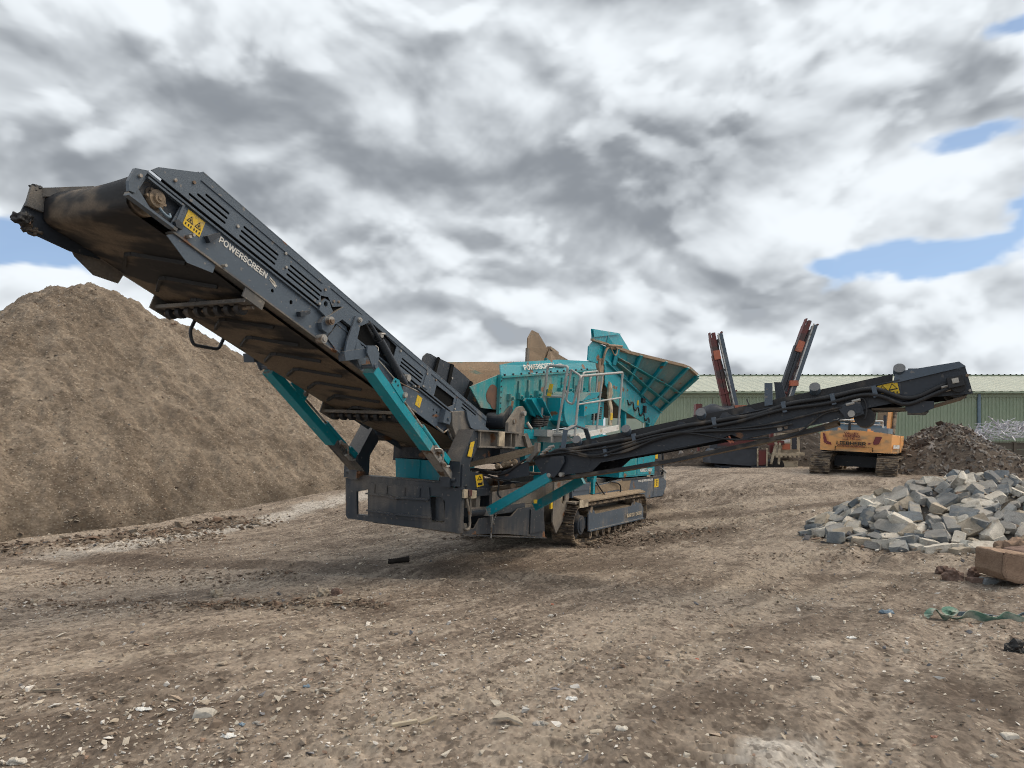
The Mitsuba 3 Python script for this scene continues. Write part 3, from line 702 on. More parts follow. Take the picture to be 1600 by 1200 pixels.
# ---- support legs of the tail conveyor
for s, nm in ((-1, 'near'), (1, 'far')):
    p0, p1 = np.array([-2.06, 0, 3.02]), np.array([0.05, 0, 1.47])
    y = 0.93 * s
    d = (p1 - p0) / np.linalg.norm(p1 - p0)
    nrm = np.array([d[2], 0, -d[0]])
    a = [p0 + nrm * .055, p0 - nrm * .055]
    b = [p0 + d * 1.68 + nrm * .055, p0 + d * 1.68 - nrm * .055]
    A('support_leg', cat([beam(p0 + [0, y, 0], p0 + d * 1.72 + [0, y, 0], .19, .125, up=nrm)]), 'mat_teal')
    hl = [Point(.14 + .10 * k, .0).buffer(.022) for k in range(3)]
    foot = sbox(0, -.05, .86, .05).difference(union_all(hl))
    pl = extrude(foot, .02)
    A('support_leg__slide', cat([put(pl, p0 + d * 1.72 + [0, y - .08, 0], d, -nrm, np.array([0, -1.0, 0])), put(pl, p0 + d * 1.72 + [0, y + .08, 0], d, -nrm, np.array([0, -1.0, 0])), beam(p0 + d * 1.72 + [0, y, 0], p1 + [0, y, 0], .12, .085, up=nrm)]), 'mat_steel' if s < 0 else 'mat_grimy')
    A('support_leg__head_bracket', cat([prism_y(Polygon([(-2.27, 3.31), (-2.10, 3.33), (-2.02, 3.24), (-2.05, 3.05), (-2.12, 3.01), (-2.27, 3.22)]), y - .115 * 1, y - .095), prism_y(Polygon([(-2.27, 3.31), (-2.10, 3.33), (-2.02, 3.24), (-2.05, 3.05), (-2.12, 3.01), (-2.27, 3.22)]), y + .095, y + .115),
                                        beam([-2.2, y, 3.22], [-2.52, y * .9, 3.14], .16, .12), cyl([-2.10, y - .14, 3.06], [-2.10, y + .14, 3.06], .032, 12)]), 'mat_slate')
    A('support_leg__lug', prism_y(Polygon([(-1.72, 2.86), (-1.65, 2.95), (-1.55, 2.93), (-1.47, 2.80), (-1.36, 2.70), (-1.42, 2.62)]).difference(union_all([Point(-1.63, 2.90).buffer(.02), Point(-1.57, 2.85).buffer(.02)])), y - .105, y - .09), 'mat_teal')
    A('support_leg__ram', cat([cyl([-.86, y - .03, 2.31], [-.17, y - .03, 1.80], .042, 14), beam([-.30, y - .03, 1.90], [-.13, y - .03, 1.78], .10, .10)]), 'mat_teal')
    A('support_leg__ram_rod', cat([cyl([-1.42, y - .03, 2.72], [-.86, y - .03, 2.31], .018, 10), cyl([-1.42, y - .14, 2.73], [-1.42, y + .08, 2.73], .04, 12)]), 'mat_steel')
    A('support_leg__hoses', cat([tube([[-.62, y - .12, 1.98], [-.45, y - .16, 1.90], [-.42, y - .14, 1.78], [-.25, y - .15, 1.72]], .016, 6, 16), cyl([-.60, y - .12, 2.02], [-.45, y - .12, 1.92], .03, 10), cyl([-.47, y - .13, 1.80], [-.33, y - .13, 1.74], .026, 10)]), 'mat_steel')
labels[SM + '__support_leg'] = {'label': 'bright teal near support leg of the tail conveyor'}
labels[SM + '__support_leg_001'] = {'label': 'dark teal far support leg of the tail conveyor'}

# ---- end frame of the chassis
CH = 'chassis__'
fr = Polygon([(-1.15, .67), (-1.13, 1.37), (-.84, 1.38), (-.82, 1.425), (.86, 1.43), (1.17, 1.385), (1.13, .74), (1.08, .69)])
op = Polygon([(-.90, .85), (-.88, 1.15), (-.80, 1.21), (.69, 1.23), (.76, 1.20), (.92, 1.17), (.89, .78), (-.86, .80)])
A(CH + 'end_frame', cat([prism_x(fr.difference(op), -.02, .03), bx(-.02, .25, -.84, .86, 1.43, 1.45)]), 'mat_slate_shaded')
A(CH + 'end_panel', cat([prism_x(Polygon([(-.66, .80), (-.58, 1.35), (.66, 1.34), (.63, .78)]), -.045, -.022), prism_x(Polygon([(-.86, .83), (-.80, 1.20), (-.66, 1.20), (-.67, .80)]), .05, .07)]), 'mat_slate_shaded')
A(CH + 'end_panel_rib', prism_x(Polygon([(-.60, 1.165), (-.03, 1.15), (.05, 1.12), (.12, 1.15), (.24, 1.165), (.66, 1.17), (.66, 1.145), (.24, 1.14), (.05, 1.10), (-.03, 1.125), (-.61, 1.14)]), -.10, -.047), 'mat_slate_shaded')
A(CH + 'end_panel_rib', prism_x(Polygon([(-.66, .88), (.0, .875), (.06, .85), (.12, .87), (.63, .89), (.63, .865), (.1, .845), (.05, .83), (0, .85), (-.66, .855)]), -.10, -.047), 'mat_slate_shaded')
A(CH + 'end_panel_gussets', cat([bx(-.065, -.047, y, y + .02, 1.18, 1.32) for y in (-.42, -.12, .24, .50)]), 'mat_slate_shaded')
stuff(SM + '__' + CH + 'end_panel_gussets')
A(CH + 'lower_beam', quadplate([(-.02, -1.15, .80), (-.02, 1.10, .76), (.0, 1.08, .69), (.10, -1.15, .63)], .25, (1, 0, 0)), 'mat_grimy')
A(CH + 'inner_frame', cat([beam([.5, .80, .7], [.75, .70, 1.4], .1, .1), beam([.6, .95, .72], [.5, .75, 1.4], .05, .08), bx(1.2, 1.3, -1.0, 1.0, .55, 1.35), bx(.3, 1.2, -.8, .8, .62, .66)]), 'mat_dark')
for s in (-1, 1):
    po = Polygon([(-.05, 1.40), (-.06, 1.78), (.32, 2.29), (.46, 2.29), (.46, 2.03), (.25, 1.79), (.24, 1.40)])
    A(CH + 'post', cat([prism_y(po, s * 1.16, s * 1.14), prism_y(po, s * .90, s * .88), quadplate([(-.06, s * 1.165, 1.78), (.32, s * 1.165, 2.292), (.32, s * .87, 2.292), (-.06, s * .87, 1.78)], .02, (-.8, 0, .6)), bx(-.075, -.05, s * .87, s * 1.165, 1.40, 1.785)]), 'mat_slate_shaded')
    A(CH + 'post_lug', cat([bx(-.12, .0, s * 1.02, s * .84, 1.38, 1.72), cyl([-.06, s * 1.1, 1.50], [-.06, s * .8, 1.50], .04, 12)]), 'mat_slate_shaded')
A(CH + 'post_sign', quadplate([(.12, -1.175, 1.88), (.20, -1.175, 2.10), (.32, -1.175, 2.12), (.24, -1.175, 1.86)], .004, (0, -1, 0)), 'mat_yellow')
# cross-member (I section) along the near side
A(CH + 'side_girder', cat([bx(.35, 1.90, -1.22, -.98, 2.285, 2.31), bx(.43, 1.68, -1.20, -.98, 2.02, 2.045), bx(.43, 1.72, -1.09, -1.07, 2.045, 2.285)] + [bx(x, x + .03, -1.20, -1.07, 2.045, 2.285) for x in (.45, 1.02, 1.24, 1.52, 1.70)]), 'mat_grimy')
A(CH + 'side_girder__web_plate', bx(1.03, 1.23, -1.235, -1.205, 2.05, 2.30), 'mat_cream')
A(CH + 'side_girder_far', cat([bx(.35, 1.90, .98, 1.22, 2.285, 2.31), bx(.43, 1.72, 1.07, 1.09, 2.045, 2.285)]), 'mat_grimy')
A(CH + 'girder_lug', cat([prism_y(Polygon([(1.47, 2.315), (1.48, 2.47), (1.85, 2.76), (2.0, 2.79), (2.10, 2.74), (2.10, 2.30), (2.3, 2.05), (1.75, 2.05), (1.75, 2.31)]), -1.16, -1.10), prism_y(Polygon([(2.12, 2.3), (2.35, 2.08), (2.55, 2.08), (2.55, 2.0), (2.2, 2.0), (2.02, 2.25)]), -1.22, -1.17)]), 'mat_grimy')
A(CH + 'girder_pin', cat([cyl([1.98, -1.1, 2.66], [1.98, -1.23, 2.66], .05, 12), cyl([1.68, -1.1, 2.50], [1.68, -1.19, 2.50], .045, 12), cyl([2.12, -1.2, 2.50], [2.16, -1.28, 2.38], .03, 10)]), 'mat_steel')
A(CH + 'cylinder_drum', cat([cyl([1.74, -.98, 2.50], [1.74, -.62, 2.50], .15, 22), prism_y(Polygon([(1.60, 2.5), (2.05, 2.80), (2.12, 2.72), (1.8, 2.35)]), -.90, -.86)]), 'mat_dark', smooth=35)
# near lower skirt with its cut-outs, arch cover, junction boxes
A(CH + 'side_skirt', cat([prism_y(Polygon([(.10, .64), (-.02, .80), (-.02, .92), (.05, .92), (.16, .75), (.30, .70), (.46, .70), (.62, .85), (1.30, .83), (1.75, .80), (2.0, .92), (2.50, .92), (3.08, .84), (3.22, .27), (1.6, .50)]), -1.165, -1.14),
                          bx(2.48, 3.06, -1.19, -1.168, .42, .88), beam([.10, -1.17, .63], [3.22, -1.17, .265], .06, .02)]), 'mat_slate_shaded')
A(CH + 'corner_post', cat([bx(-.02, .10, -1.17, -1.10, .66, 1.38), bx(-.03, .02, -1.19, -1.13, 1.35, 1.75)]), 'mat_slate_shaded')
A(CH + 'ram_barrel', cat([cyl([.28, -1.10, .97], [.95, -1.10, .95], .075, 16), bx(.9, 2.4, -1.10, -1.02, .86, 1.0)]), 'mat_slate_shaded', smooth=35)
A(CH + 'arch_cover', cat([prism_y(Polygon([(-.05, 1.40), (.02, 1.52), (.20, 1.62), (.45, 1.62), (.70, 1.58), (.95, 1.40), (.95, 1.25), (.6, 1.28)]), -1.13, -1.10), bx(.5, .95, -1.16, -1.131, 1.22, 1.34)]), 'mat_dark')
A(CH + 'warning_plate', prism_y(Polygon([(.46, 1.56), (.68, 1.575), (.75, 1.39), (.53, 1.365)]), -1.137, -1.131), 'mat_yellow')
A(CH + 'warning_plate_symbol', prism_y(union_all([Polygon([(.52, 1.48), (.67, 1.485), (.60, 1.56)]).difference(Polygon([(.55, 1.492), (.645, 1.496), (.60, 1.545)])), sbox(.56, 1.40, .69, 1.44)]), -1.142, -1.1375), 'mat_black')
A(CH + 'emergency_stop', cat([bx(.14, .24, -1.22, -1.15, 1.24, 1.34)]), 'mat_red')
A(CH + 'stop_housing', cat([bx(.02, .13, -1.21, -1.15, 1.22, 1.35), bx(.25, .42, -1.2, -1.15, 1.20, 1.32)]), 'mat_cream')
A(CH + 'drain_hoses', cat([tube([[.16, -1.17, 1.20], [.22, -1.19, 1.0], [.26, -1.19, .85], [.24, -1.2, .74], [.12, -1.2, .72]], .022, 8, 22), tube([[.28, -1.16, 1.20], [.30, -1.17, 1.0], [.33, -1.16, .9]], .018, 8, 10)]), 'mat_grimy', smooth=True)
A(CH + 'valve_block', cat([bx(.34, .72, -1.05, -.9, .98, 1.18), bx(.55, .68, -1.12, -1.05, .9, 1.3), bx(.2, .9, -.98, -.92, 1.0, 1.5)]), 'mat_grimy')
A(CH + 'hanging_chain', cat([bx(.90, .94, -1.24, -1.21, .78, .90), bx(.91, .93, -1.235, -1.215, .50, .78)] + [cyl([1.0 + .04 * math.sin(k), -1.22, .93 - .035 * k], [1.03 + .04 * math.sin(k + 1), -1.22, .90 - .035 * k], .012, 6) for k in range(6)]), 'mat_steel')
# main rails
for s in (-1, 1):
    A(CH + 'main_rail', cat([bx(1.2, 11.2, s * .62, s * .78, .92, 1.30), beam([3.0, s * .7, .7], [9.5, s * .7, .7], .16, .42)]), 'mat_grimy')
A(CH + 'cross_beams', cat([bx(x, x + .2, -.62, .62, .85, 1.25) for x in (1.3, 4.2, 6.5, 8.8)]), 'mat_dark')
A(CH + 'discharge_chute', cat([quadplate([(.95, .86, 1.74), (.95, -.80, 1.74), (.95, -.80, 1.10), (.95, .80, 1.10)], .04, (1, 0, 0)), quadplate([(.95, .86, 1.74), (.95, .80, 1.10), (2.4, .8, 1.10), (2.4, .86, 1.74)], .03, (0, -1, 0)), bx(.93, .95, .30, .33, 1.1, 1.74)]), 'mat_teal')
A(CH + 'chute_hood', cat([bx(.93, 1.6, -.80, .86, 1.76, 2.02), bx(.90, .93, -.78, .84, 1.80, 1.86)]), 'mat_dark')
A(CH + 'fines_trough', cat([bx(1.6, 2.4, -.95, 1.0, 1.72, 2.0), quadplate([(2.5, 1.0, 1.74), (2.5, -.9, 1.74), (2.0, -.9, 2.1), (2.0, 1.0, 2.1)], .03, (1, 0, .3))]), 'mat_dark')
# belly and bracket plates by the track
A(CH + 'track_guard_plate', cat([prism_y(Polygon([(3.55, 1.35), (4.3, 1.32), (4.35, 1.0), (4.1, .55), (3.75, .30), (3.55, .55)]).difference(Polygon([(3.95, 1.22), (4.15, 1.22), (4.15, .95), (4.05, .88), (3.93, .93)])), -1.16, -1.13), bx(4.2, 4.75, -1.36, -1.14, .88, .92)]), 'mat_grimy')
A(CH + 'white_bracket', bx(4.32, 4.80, -1.42, -1.40, .80, .96), 'mat_cream')
A(CH + 'white_bracket', bx(3.9, 4.15, -1.10, -1.08, .9, 1.2), 'mat_cream')
A(CH + 'side_sign', bx(3.42, 3.52, -1.165, -1.135, .82, 1.16), 'mat_yellow')
A(CH + 'dirt_ledge', cat([quadplate([(4.6, -1.42, .93), (8.9, -1.42, .95), (9.4, -.85, 1.04), (6.0, -.85, 1.16), (4.5, -.85, 1.12)], .03, (0, 0, -1))]), 'mat_mudcap')

# ---- tracks
SHO = None
for s in (-1, 1):
    key = 'track__' if s < 0 else 'track_001__'
    y0, y1 = (-1.40, -.90) if s < 0 else (.90, 1.40)
    xs, xe, r0, zt = 4.45, 8.80, .385, .83
    loop = []
    for k in np.linspace(90, 270, 14):
        loop.append((xs + r0 * math.cos(math.radians(k)), .43 + .40 * math.sin(math.radians(k))))
    loop.append((xs + .3, .0))
    for k in np.linspace(-90, 90, 12):
        loop.append((xe + .36 * math.cos(math.radians(k)), .42 + .42 * math.sin(math.radians(k))))
    loop = LineString(loop + [loop[0]])
    L = loop.length
    N = 58
    for k in range(N):
        a, b = loop.interpolate(L * (k + .06) / N), loop.interpolate(L * (k + .94) / N)
        p, q = np.array([a.x, (y0 + y1) / 2, a.y]), np.array([b.x, (y0 + y1) / 2, b.y])
        d = (q - p) / np.linalg.norm(q - p)
        nn = np.array([-d[2], 0, d[0]])
        if SHO is None:
            h = np.linalg.norm(q - p) / 2
            sh = cat([trimesh.creation.box(extents=[2 * h, .50, .022])] + [trimesh.transformations is None or bx(x - .008, x + .008, -.25, .25, -.045, -.011) for x in (-h * .8, 0, h * .8)])
            lk = [bx(-h, h, yy - .02, yy + .02, .011, .075) for yy in (-.07, .07)]
            SHOM = cat([sh] + lk)
        Mx = np.eye(4)
        Mx[:3, 0], Mx[:3, 1], Mx[:3, 2], Mx[:3, 3] = d, np.cross(nn, d), nn, (p + q) / 2
        full = MW @ Mx
        kk = SM + '__' + key + 'shoe'
        if SHO is None:
            SHO = add(kk, SHOM, 'mat_track', full)
        else:
            reuse(kk, SHO, full)
    yo = y0 if s < 0 else y1
    ff = Polygon([(4.98, .24), (4.95, .62), (5.02, .70), (5.26, .70), (5.36, .60), (7.90, .62), (8.05, .72), (8.70, .64), (8.90, .50), (8.92, .22)])
    A(key + 'frame', cat([prism_y(ff, yo * .985, yo * .985 - s * .03), prism_y(Polygon([(4.98, .24), (8.92, .22), (8.92, .25), (4.98, .27)]), yo * 1.01, yo * .985), bx(5.0, 8.9, y0 + .1, y1 - .1, .3, .55)]), 'mat_slate')
    A(key + 'sprocket', cat([cyl([4.46, y0 + .12, .43], [4.46, y1 - .12, .43], .30, 20), cyl([4.50, yo, .43], [4.50, yo - s * .12, .43], .20, 22), cyl([4.52, yo + s * .015, .43], [4.52, yo, .43], .15, 22)]), 'mat_dark', smooth=35)
    A(key + 'idler_wheel', cyl([8.78, y0 + .1, .42], [8.78, y1 - .1, .42], .33, 24), 'mat_track', smooth=35)
    for k in range(9):
        x = 5.15 + .40 * k
        A(key + 'roller', cat([cyl([x, yo - s * .03, .155], [x, yo - s * .40, .155], .085, 14), bx(x - .02, x + .02, yo - s * .02, yo - s * .05, .15, .27)]), 'mat_track', smooth=35)
    for x in (5.12, 8.1):
        A(key + 'carrier_roller', cyl([x, yo - s * .02, .71], [x, yo - s * .30, .71], .075, 14), 'mat_track', smooth=35)
    A(key + 'inner_dirt', bx(5.3, 8.2, y0 + .09, y1 - .09, .55, .63), 'mat_mudcap')
A('track__lettering', put(text('WARRIOR 1400X', 1.2, .085), [7.45, -1.412, .36], [1, 0, -.0], [0, 0, 1], [0, -1, 0]), 'mat_cream')
for k in ('track', 'track_001'):
    labels[SM + '__' + k] = {'label': 'near crawler track caked in dried mud' if k == 'track' else 'far crawler track'}

# ---- side conveyor, running out square to the machine on the near side
SC = 'side_conveyor__'


def sl_(y):   # seam line
    return 2.09 + (-2.81 - y) * .2475


plate = Polygon([(-1.95, 1.87), (-2.81, 2.09), (-6.89, 3.10), (-7.16, 3.165), (-7.87, 3.335), (-7.965, 3.0), (-7.56, 2.955), (-7.24, 2.90), (-6.81, 2.80), (-6.50, 2.66), (-5.91, 2.50), (-5.23, 2.33), (-5.08, 2.385), (-4.74, 2.25), (-4.33, 2.14), (-3.14, 1.89), (-2.99, 1.735), (-2.56, 1.655), (-2.15, 1.60)])
A(SC + 'side_plate', prism_x(plate, .90, .915), 'mat_dark')
A(SC + 'side_plate', prism_x(Polygon([(-1.95, 1.87), (-7.87, 3.335), (-7.965, 3.0), (-6.81, 2.80), (-5.23, 2.36), (-3.35, 1.94), (-3.16, 1.76), (-2.4, 1.63)]), 1.685, 1.70), 'mat_dark')
A(SC + 'flange', cat([beam([.885, y0, z0], [.885, y1, z1], .05, .014) for y0, z0, y1, z1 in ((-2.3, 1.965, -7.16, 3.167), (-3.16, 1.89, -5.05, 2.335), (-2.2, 1.60, -2.98, 1.735), (-5.23, 2.33, -6.80, 2.72))]), 'mat_dark')
A(SC + 'window_frame', cat([bx(.893, .90, -2.95, -2.62, 1.79, 1.80), bx(.893, .90, -2.95, -2.94, 1.80, 1.98), bx(.893, .90, -5.42, -5.27, 2.52, 2.53), bx(.893, .90, -5.42, -5.27, 2.60, 2.61), bx(.893, .90, -5.28, -5.27, 2.52, 2.61), bx(.893, .90, -5.42, -5.41, 2.52, 2.61)]), 'mat_dark')
A(SC + 'skirt_rubber', prism_x(Polygon([(-2.40, 1.98), (-2.40, 2.11), (-7.08, 3.25), (-7.08, 3.13)]), .935, .95), 'mat_rubber')
A(SC + 'skirt_rubber', prism_x(Polygon([(-2.40, 1.98), (-2.40, 2.12), (-7.08, 3.26), (-7.08, 3.13)]), 1.65, 1.665), 'mat_rubber')
A(SC + 'head_hood', cat([prism_x(Polygon([(-7.09, 3.125), (-7.10, 3.235), (-7.20, 3.285), (-7.80, 3.395), (-7.875, 3.335), (-7.16, 3.14)]), .868, .885), bx(.885, 1.71, -7.82, -7.25, 3.30, 3.315)]), 'mat_slate')
A(SC + 'label_plate', prism_x(Polygon([(-6.88, 3.105), (-7.16, 3.17), (-7.20, 2.98), (-6.95, 2.98)]), .885, .898), 'mat_dark')
A(SC + 'warning_sign', prism_x(Polygon([(-6.90, 3.085), (-7.13, 3.145), (-7.17, 2.995), (-6.96, 2.985)]), .880, .884), 'mat_yellow')


def shear_tri(cy, cz, r):
    o = Polygon([(cy - r, cz - .6 * r), (cy + r, cz - .6 * r), (cy, cz + r)])
    return affinity.rotate(o.difference(affinity.scale(o, .68, .68)), -13.7, origin=(cy, cz))


A(SC + 'warning_symbols', prism_x(union_all([shear_tri(-6.975, 3.045, .055), shear_tri(-7.085, 3.07, .055)] + [sbox(-7.15 + .04 * k, 3.0, -7.13 + .04 * k, 3.018) for k in range(4)]), .876, .8795), 'mat_black')
for y in (-2.72, -3.52, -4.64, -6.155, -7.15):
    z = sl_(y) + .135
    A(SC + 'wing_roller_cap', cyl([.95, y, z - .035], [.855, y, z + .02], .07, 20), 'mat_slate', smooth=35)
for y in (-4.36, -3.02, -4.98, -5.30):
    A(SC + 'roller_bracket', prism_x(Polygon([(y + .08, sl_(y) - .02), (y + .03, sl_(y) + .07), (y - .03, sl_(y) + .075), (y - .10, sl_(y) + .03)]), .868, .882), 'mat_dark')


def ribbon(pr, x0, x1, th):
    pr = np.array(pr, float)
    v = []
    for y, z in pr:
        for x in (x0, x1):
            v += [[x, y, z], [x, y, z - th]]
    f = []
    for i in range(len(pr) - 1):
        a, b = 4 * i, 4 * i + 4
        for c, d in ((0, 2), (3, 1), (2, 3), (1, 0)):
            f += [[a + c, b + c, b + d], [a + c, b + d, a + d]]
    m = trimesh.Trimesh(v, f, process=False)
    m.fix_normals()
    return m


A(SC + 'belt', cat([ribbon([(-.6, 1.22), (-1.5, 1.42), (-2.28, 1.58), (-3.36, 1.80), (-4.34, 2.03), (-5.28, 2.28), (-6.07, 2.50), (-6.45, 2.63)], .945, 1.655, .05), ribbon([(-6.85, 2.80), (-7.24, 2.82), (-7.55, 2.86), (-7.90, 2.985), (-7.93, 3.06), (-7.86, 3.17), (-7.1, 3.08), (-2.0, 1.85), (-.6, 1.52)], .945, 1.655, .02)]), 'mat_belt')
A(SC + 'belt_edge_beam', cat([beam([.93, -2.25, 1.545], [.93, -4.2, 1.955], .06, .05), beam([.93, -4.2, 1.955], [.93, -6.3, 2.52], .06, .05)]), 'mat_rubber')
A(SC + 'head_drum', cyl([.93, -7.79, 3.07], [1.67, -7.79, 3.07], .12, 22), 'mat_rubber', smooth=35)
A(SC + 'snub_drum', cyl([.93, -6.77, 2.68], [1.67, -6.77, 2.68], .125, 22), 'mat_rubber', smooth=35)
A(SC + 'fold_motor', cat([prism_x(Polygon([(-6.45, 2.79), (-6.56, 2.87), (-6.72, 2.87), (-6.77, 2.72), (-6.63, 2.66), (-6.55, 2.66)]), .82, .898), bx(.80, .82, -6.73, -6.65, 2.72, 2.80)]), 'mat_dark')
A(SC + 'head_motor', cat([put(trimesh.creation.box(extents=[.14, .17, .13]), [.80, -7.765, 3.135], [1, 0, 0], [0, -.97, .24], [0, -.24, -.97]), cyl([.90, -7.80, 3.10], [.80, -7.80, 3.10], .09, 16), cyl([.80, -7.69, 3.10], [.80, -7.74, 3.11], .05, 12)]), 'mat_rubber')
A(SC + 'motor_plate', put(trimesh.creation.box(extents=[.01, .07, .06]), [.722, -7.76, 3.145], [1, 0, 0], [0, -.97, .24], [0, -.24, -.97]), 'mat_white')
A(SC + 'scraper_box', cat([prism_x(Polygon([(-7.235, 2.885), (-7.24, 2.785), (-7.28, 2.74), (-7.42, 2.745), (-7.555, 2.81), (-7.55, 2.90)]), .86, .90), bx(.9, 1.7, -7.50, -7.28, 2.76, 2.80)]), 'mat_dark')
A(SC + 'tail_shield', prism_x(Polygon([(-1.33, 1.605), (-1.885, 1.835), (-1.92, 1.60), (-1.33, 1.47)]), .86, .885), 'mat_dark')
A(SC + 'hinge_plate', prism_x(Polygon([(-2.31, 1.93), (-2.53, 1.955), (-2.55, 1.86), (-2.45, 1.68), (-2.38, 1.60), (-2.21, 1.64), (-2.24, 1.80)]), .82, .845), 'mat_dark')
A(SC + 'hinge_pin', cat([cyl([.80, -2.29, 1.63], [.9, -2.29, 1.63], .035, 14), cyl([.80, -2.50, 1.655], [.9, -2.50, 1.655], .035, 14), cyl([.86, -1.62, 1.41], [.9, -1.62, 1.41], .04, 14)]), 'mat_steel')
A(SC + 'bracket', prism_x(Polygon([(-5.505, 3.12), (-5.61, 3.12), (-5.625, 2.82), (-5.52, 2.80)]), .86, .88), 'mat_slate')
A(SC + 'bracket', (prism_x(Polygon([(-5.515, 3.21), (-5.63, 3.21), (-5.69, 3.0), (-5.56, 2.95)]), 1.70, 1.72)), 'mat_dark')
A(SC + 'hoop', cat([beam(a, b, .08, .02, up=u) for a, b, u in (((.88, -2.48, 2.0), (.92, -2.5, 2.36), (1, 0, 0)), ((.92, -2.5, 2.36), (1.27, -2.5, 2.45), (0, 0, 1)), ((1.27, -2.5, 2.45), (1.72, -2.52, 2.41), (0, 0, 1)), ((1.72, -2.52, 2.41), (1.95, -2.55, 2.1), (1, 0, 0)))]), 'mat_slate')
A(SC + 'tail_skirt_board', quadplate([(.85, -.73, 1.74), (.85, -2.03, 2.10), (.85, -2.06, 2.0), (.85, -1.55, 1.83), (.85, -1.0, 1.72), (.85, -.75, 1.665)], .03, (1, 0, 0)), 'mat_mudcap')
A(SC + 'tail_skirt_end', cat([prism_x(Polygon([(-2.02, 2.14), (-2.08, 2.14), (-2.08, 2.0), (-1.95, 1.83), (-1.86, 1.83), (-2.0, 2.0)]), .80, .90), bx(.9, 1.7, -1.9, -.6, 1.60, 1.62)]), 'mat_grimy')
A(SC + 'rubble_on_belt', cat([trimesh.creation.icosphere(1, r).apply_translation([.9, y, z]) for y, z, r in ((-1.5, 1.78, .06), (-1.42, 1.75, .05), (-1.62, 1.80, .055), (-1.3, 1.72, .05))]), 'mat_mudcap')
stuff(SM + '__' + SC + 'rubble_on_belt')
hoses = {
    0: (.030, [(-2.54, 2.05), (-2.83, 2.1), (-3.15, 2.17), (-3.61, 2.27), (-3.98, 2.37), (-4.39, 2.48), (-4.86, 2.57), (-5.17, 2.63), (-5.44, 2.68), (-5.77, 2.81), (-6.38, 2.94), (-6.71, 3.03), (-6.88, 3.045), (-7.05, 2.99), (-7.24, 2.93), (-7.39, 2.96), (-7.55, 3.05), (-7.70, 3.11)]),
    1: (.026, [(-2.30, 1.98), (-2.7, 2.03), (-2.97, 1.98), (-3.24, 2.03), (-3.61, 2.17), (-4.40, 2.39), (-4.86, 2.5), (-5.17, 2.57), (-5.79, 2.76), (-6.4, 2.87), (-6.71, 2.96), (-6.88, 2.965), (-7.06, 2.91), (-7.24, 2.85), (-7.37, 2.89), (-7.58, 3.0), (-7.72, 3.06)]),
    2: (.014, [(-3.3, 2.02), (-3.8, 2.18), (-4.27, 2.37), (-4.73, 2.36), (-5.03, 2.32), (-5.25, 2.32), (-5.6, 2.36)]),
    3: (.013, [(-5.70, 2.34), (-5.78, 2.36), (-5.93, 2.41), (-6.03, 2.48), (-6.15, 2.59), (-6.31, 2.72), (-6.48, 2.77), (-6.63, 2.87), (-6.74, 2.92), (-6.79, 2.82), (-6.77, 2.65)]),
    4: (.018, [(-2.2, 1.96), (-2.6, 2.0), (-3.0, 1.96), (-3.5, 2.07), (-4.1, 2.30), (-4.8, 2.44), (-5.4, 2.51), (-6.0, 2.66), (-6.5, 2.80)]),
    5: (.016, [(-2.1, 1.93), (-2.45, 1.99), (-2.9, 2.06), (-3.4, 2.15), (-4.0, 2.33), (-4.6, 2.41), (-5.2, 2.45), (-5.9, 2.56)]),
    6: (.02, [(-.85, 1.60), (-1.05, 1.62), (-1.3, 1.58), (-1.5, 1.62), (-1.75, 1.80), (-2.0, 1.90), (-2.35, 1.97)]),
    7: (.02, [(-.85, 1.57), (-1.1, 1.56), (-1.33, 1.52), (-1.6, 1.5)]), 8: (.018, [(-.8, 1.63), (-1.0, 1.645), (-1.25, 1.615), (-1.42, 1.64)]), 9: (.016, [(-1.35, 1.48), (-1.37, 1.38), (-1.36, 1.28), (-1.42, 1.2)])}
for k, (r, pts) in hoses.items():
    A(SC + 'hose', tube([[.84 - .012 * (k % 3), y, z] for y, z in pts], r, 8, 70), 'mat_rubber', smooth=True)
for y, z in [(-3.22, 2.055), (-3.67, 2.27), (-4.85, 2.55), (-5.78, 2.79), (-6.39, 2.905), (-6.88, 3.01)]:
    A(SC + 'hose_clamp', put(trimesh.creation.box(extents=[.07, .055, .15]), [.845, y, z], [1, 0, 0], [0, .97, -.24], [0, .24, .97]), 'mat_slate')
A(SC + 'hose_fittings', cat([cyl([.83, y, z], [.83, y - .10, z + .03], .022, 8) for y, z in ((-2.12, 1.95), (-2.15, 1.99), (-2.2, 2.03), (-2.25, 2.07), (-6.62, 2.875), (-6.55, 2.83), (-7.62, 3.07), (-7.62, 3.02))]), 'mat_steel')
stuff(SM + '__' + SC + 'hose_fittings')
A(SC + 'end_bolts', cat([cyl([.88, y, z], [.92, y, z], r, 10) for y, z, r in ((-5.73, 2.49, .035), (-5.81, 2.51, .025), (-7.895, 3.225, .02), (-7.27, 3.25, .018), (-7.39, 3.28, .018), (-6.63, 2.715, .04), (-7.93, 3.04, .016))]), 'mat_steel')
stuff(SM + '__' + SC + 'end_bolts')
A(SC + 'outlet_cap', cyl([.80, -6.62, 2.715], [.83, -6.62, 2.715], .045, 14), 'mat_steel')
A(SC + 'red_tap', cat([beam([.84, -5.02, 2.33], [.84, -5.10, 2.27], .02, .03), beam([.84, -5.06, 2.36], [.84, -5.13, 2.27], .02, .02)]), 'mat_orange')
for x, a, b in ((.85, (-1.20, .955), (-2.28, 1.60)), (1.75, (-1.62, 1.01), (-2.50, 1.545))):
    A(SC + 'strut', beam([x, a[0], a[1]], [x, b[0], b[1]], .10, .15), 'mat_teal')
labels[SM + '__' + SC + 'strut'] = {'label': 'teal strut holding up the side conveyor'}
A(SC + 'strut_shoe', cat([bx(.80, .90, -1.26, -1.10, .88, 1.02), cyl([.77, -1.13, .95], [.9, -1.13, .95], .04, 12)]), 'mat_steel')
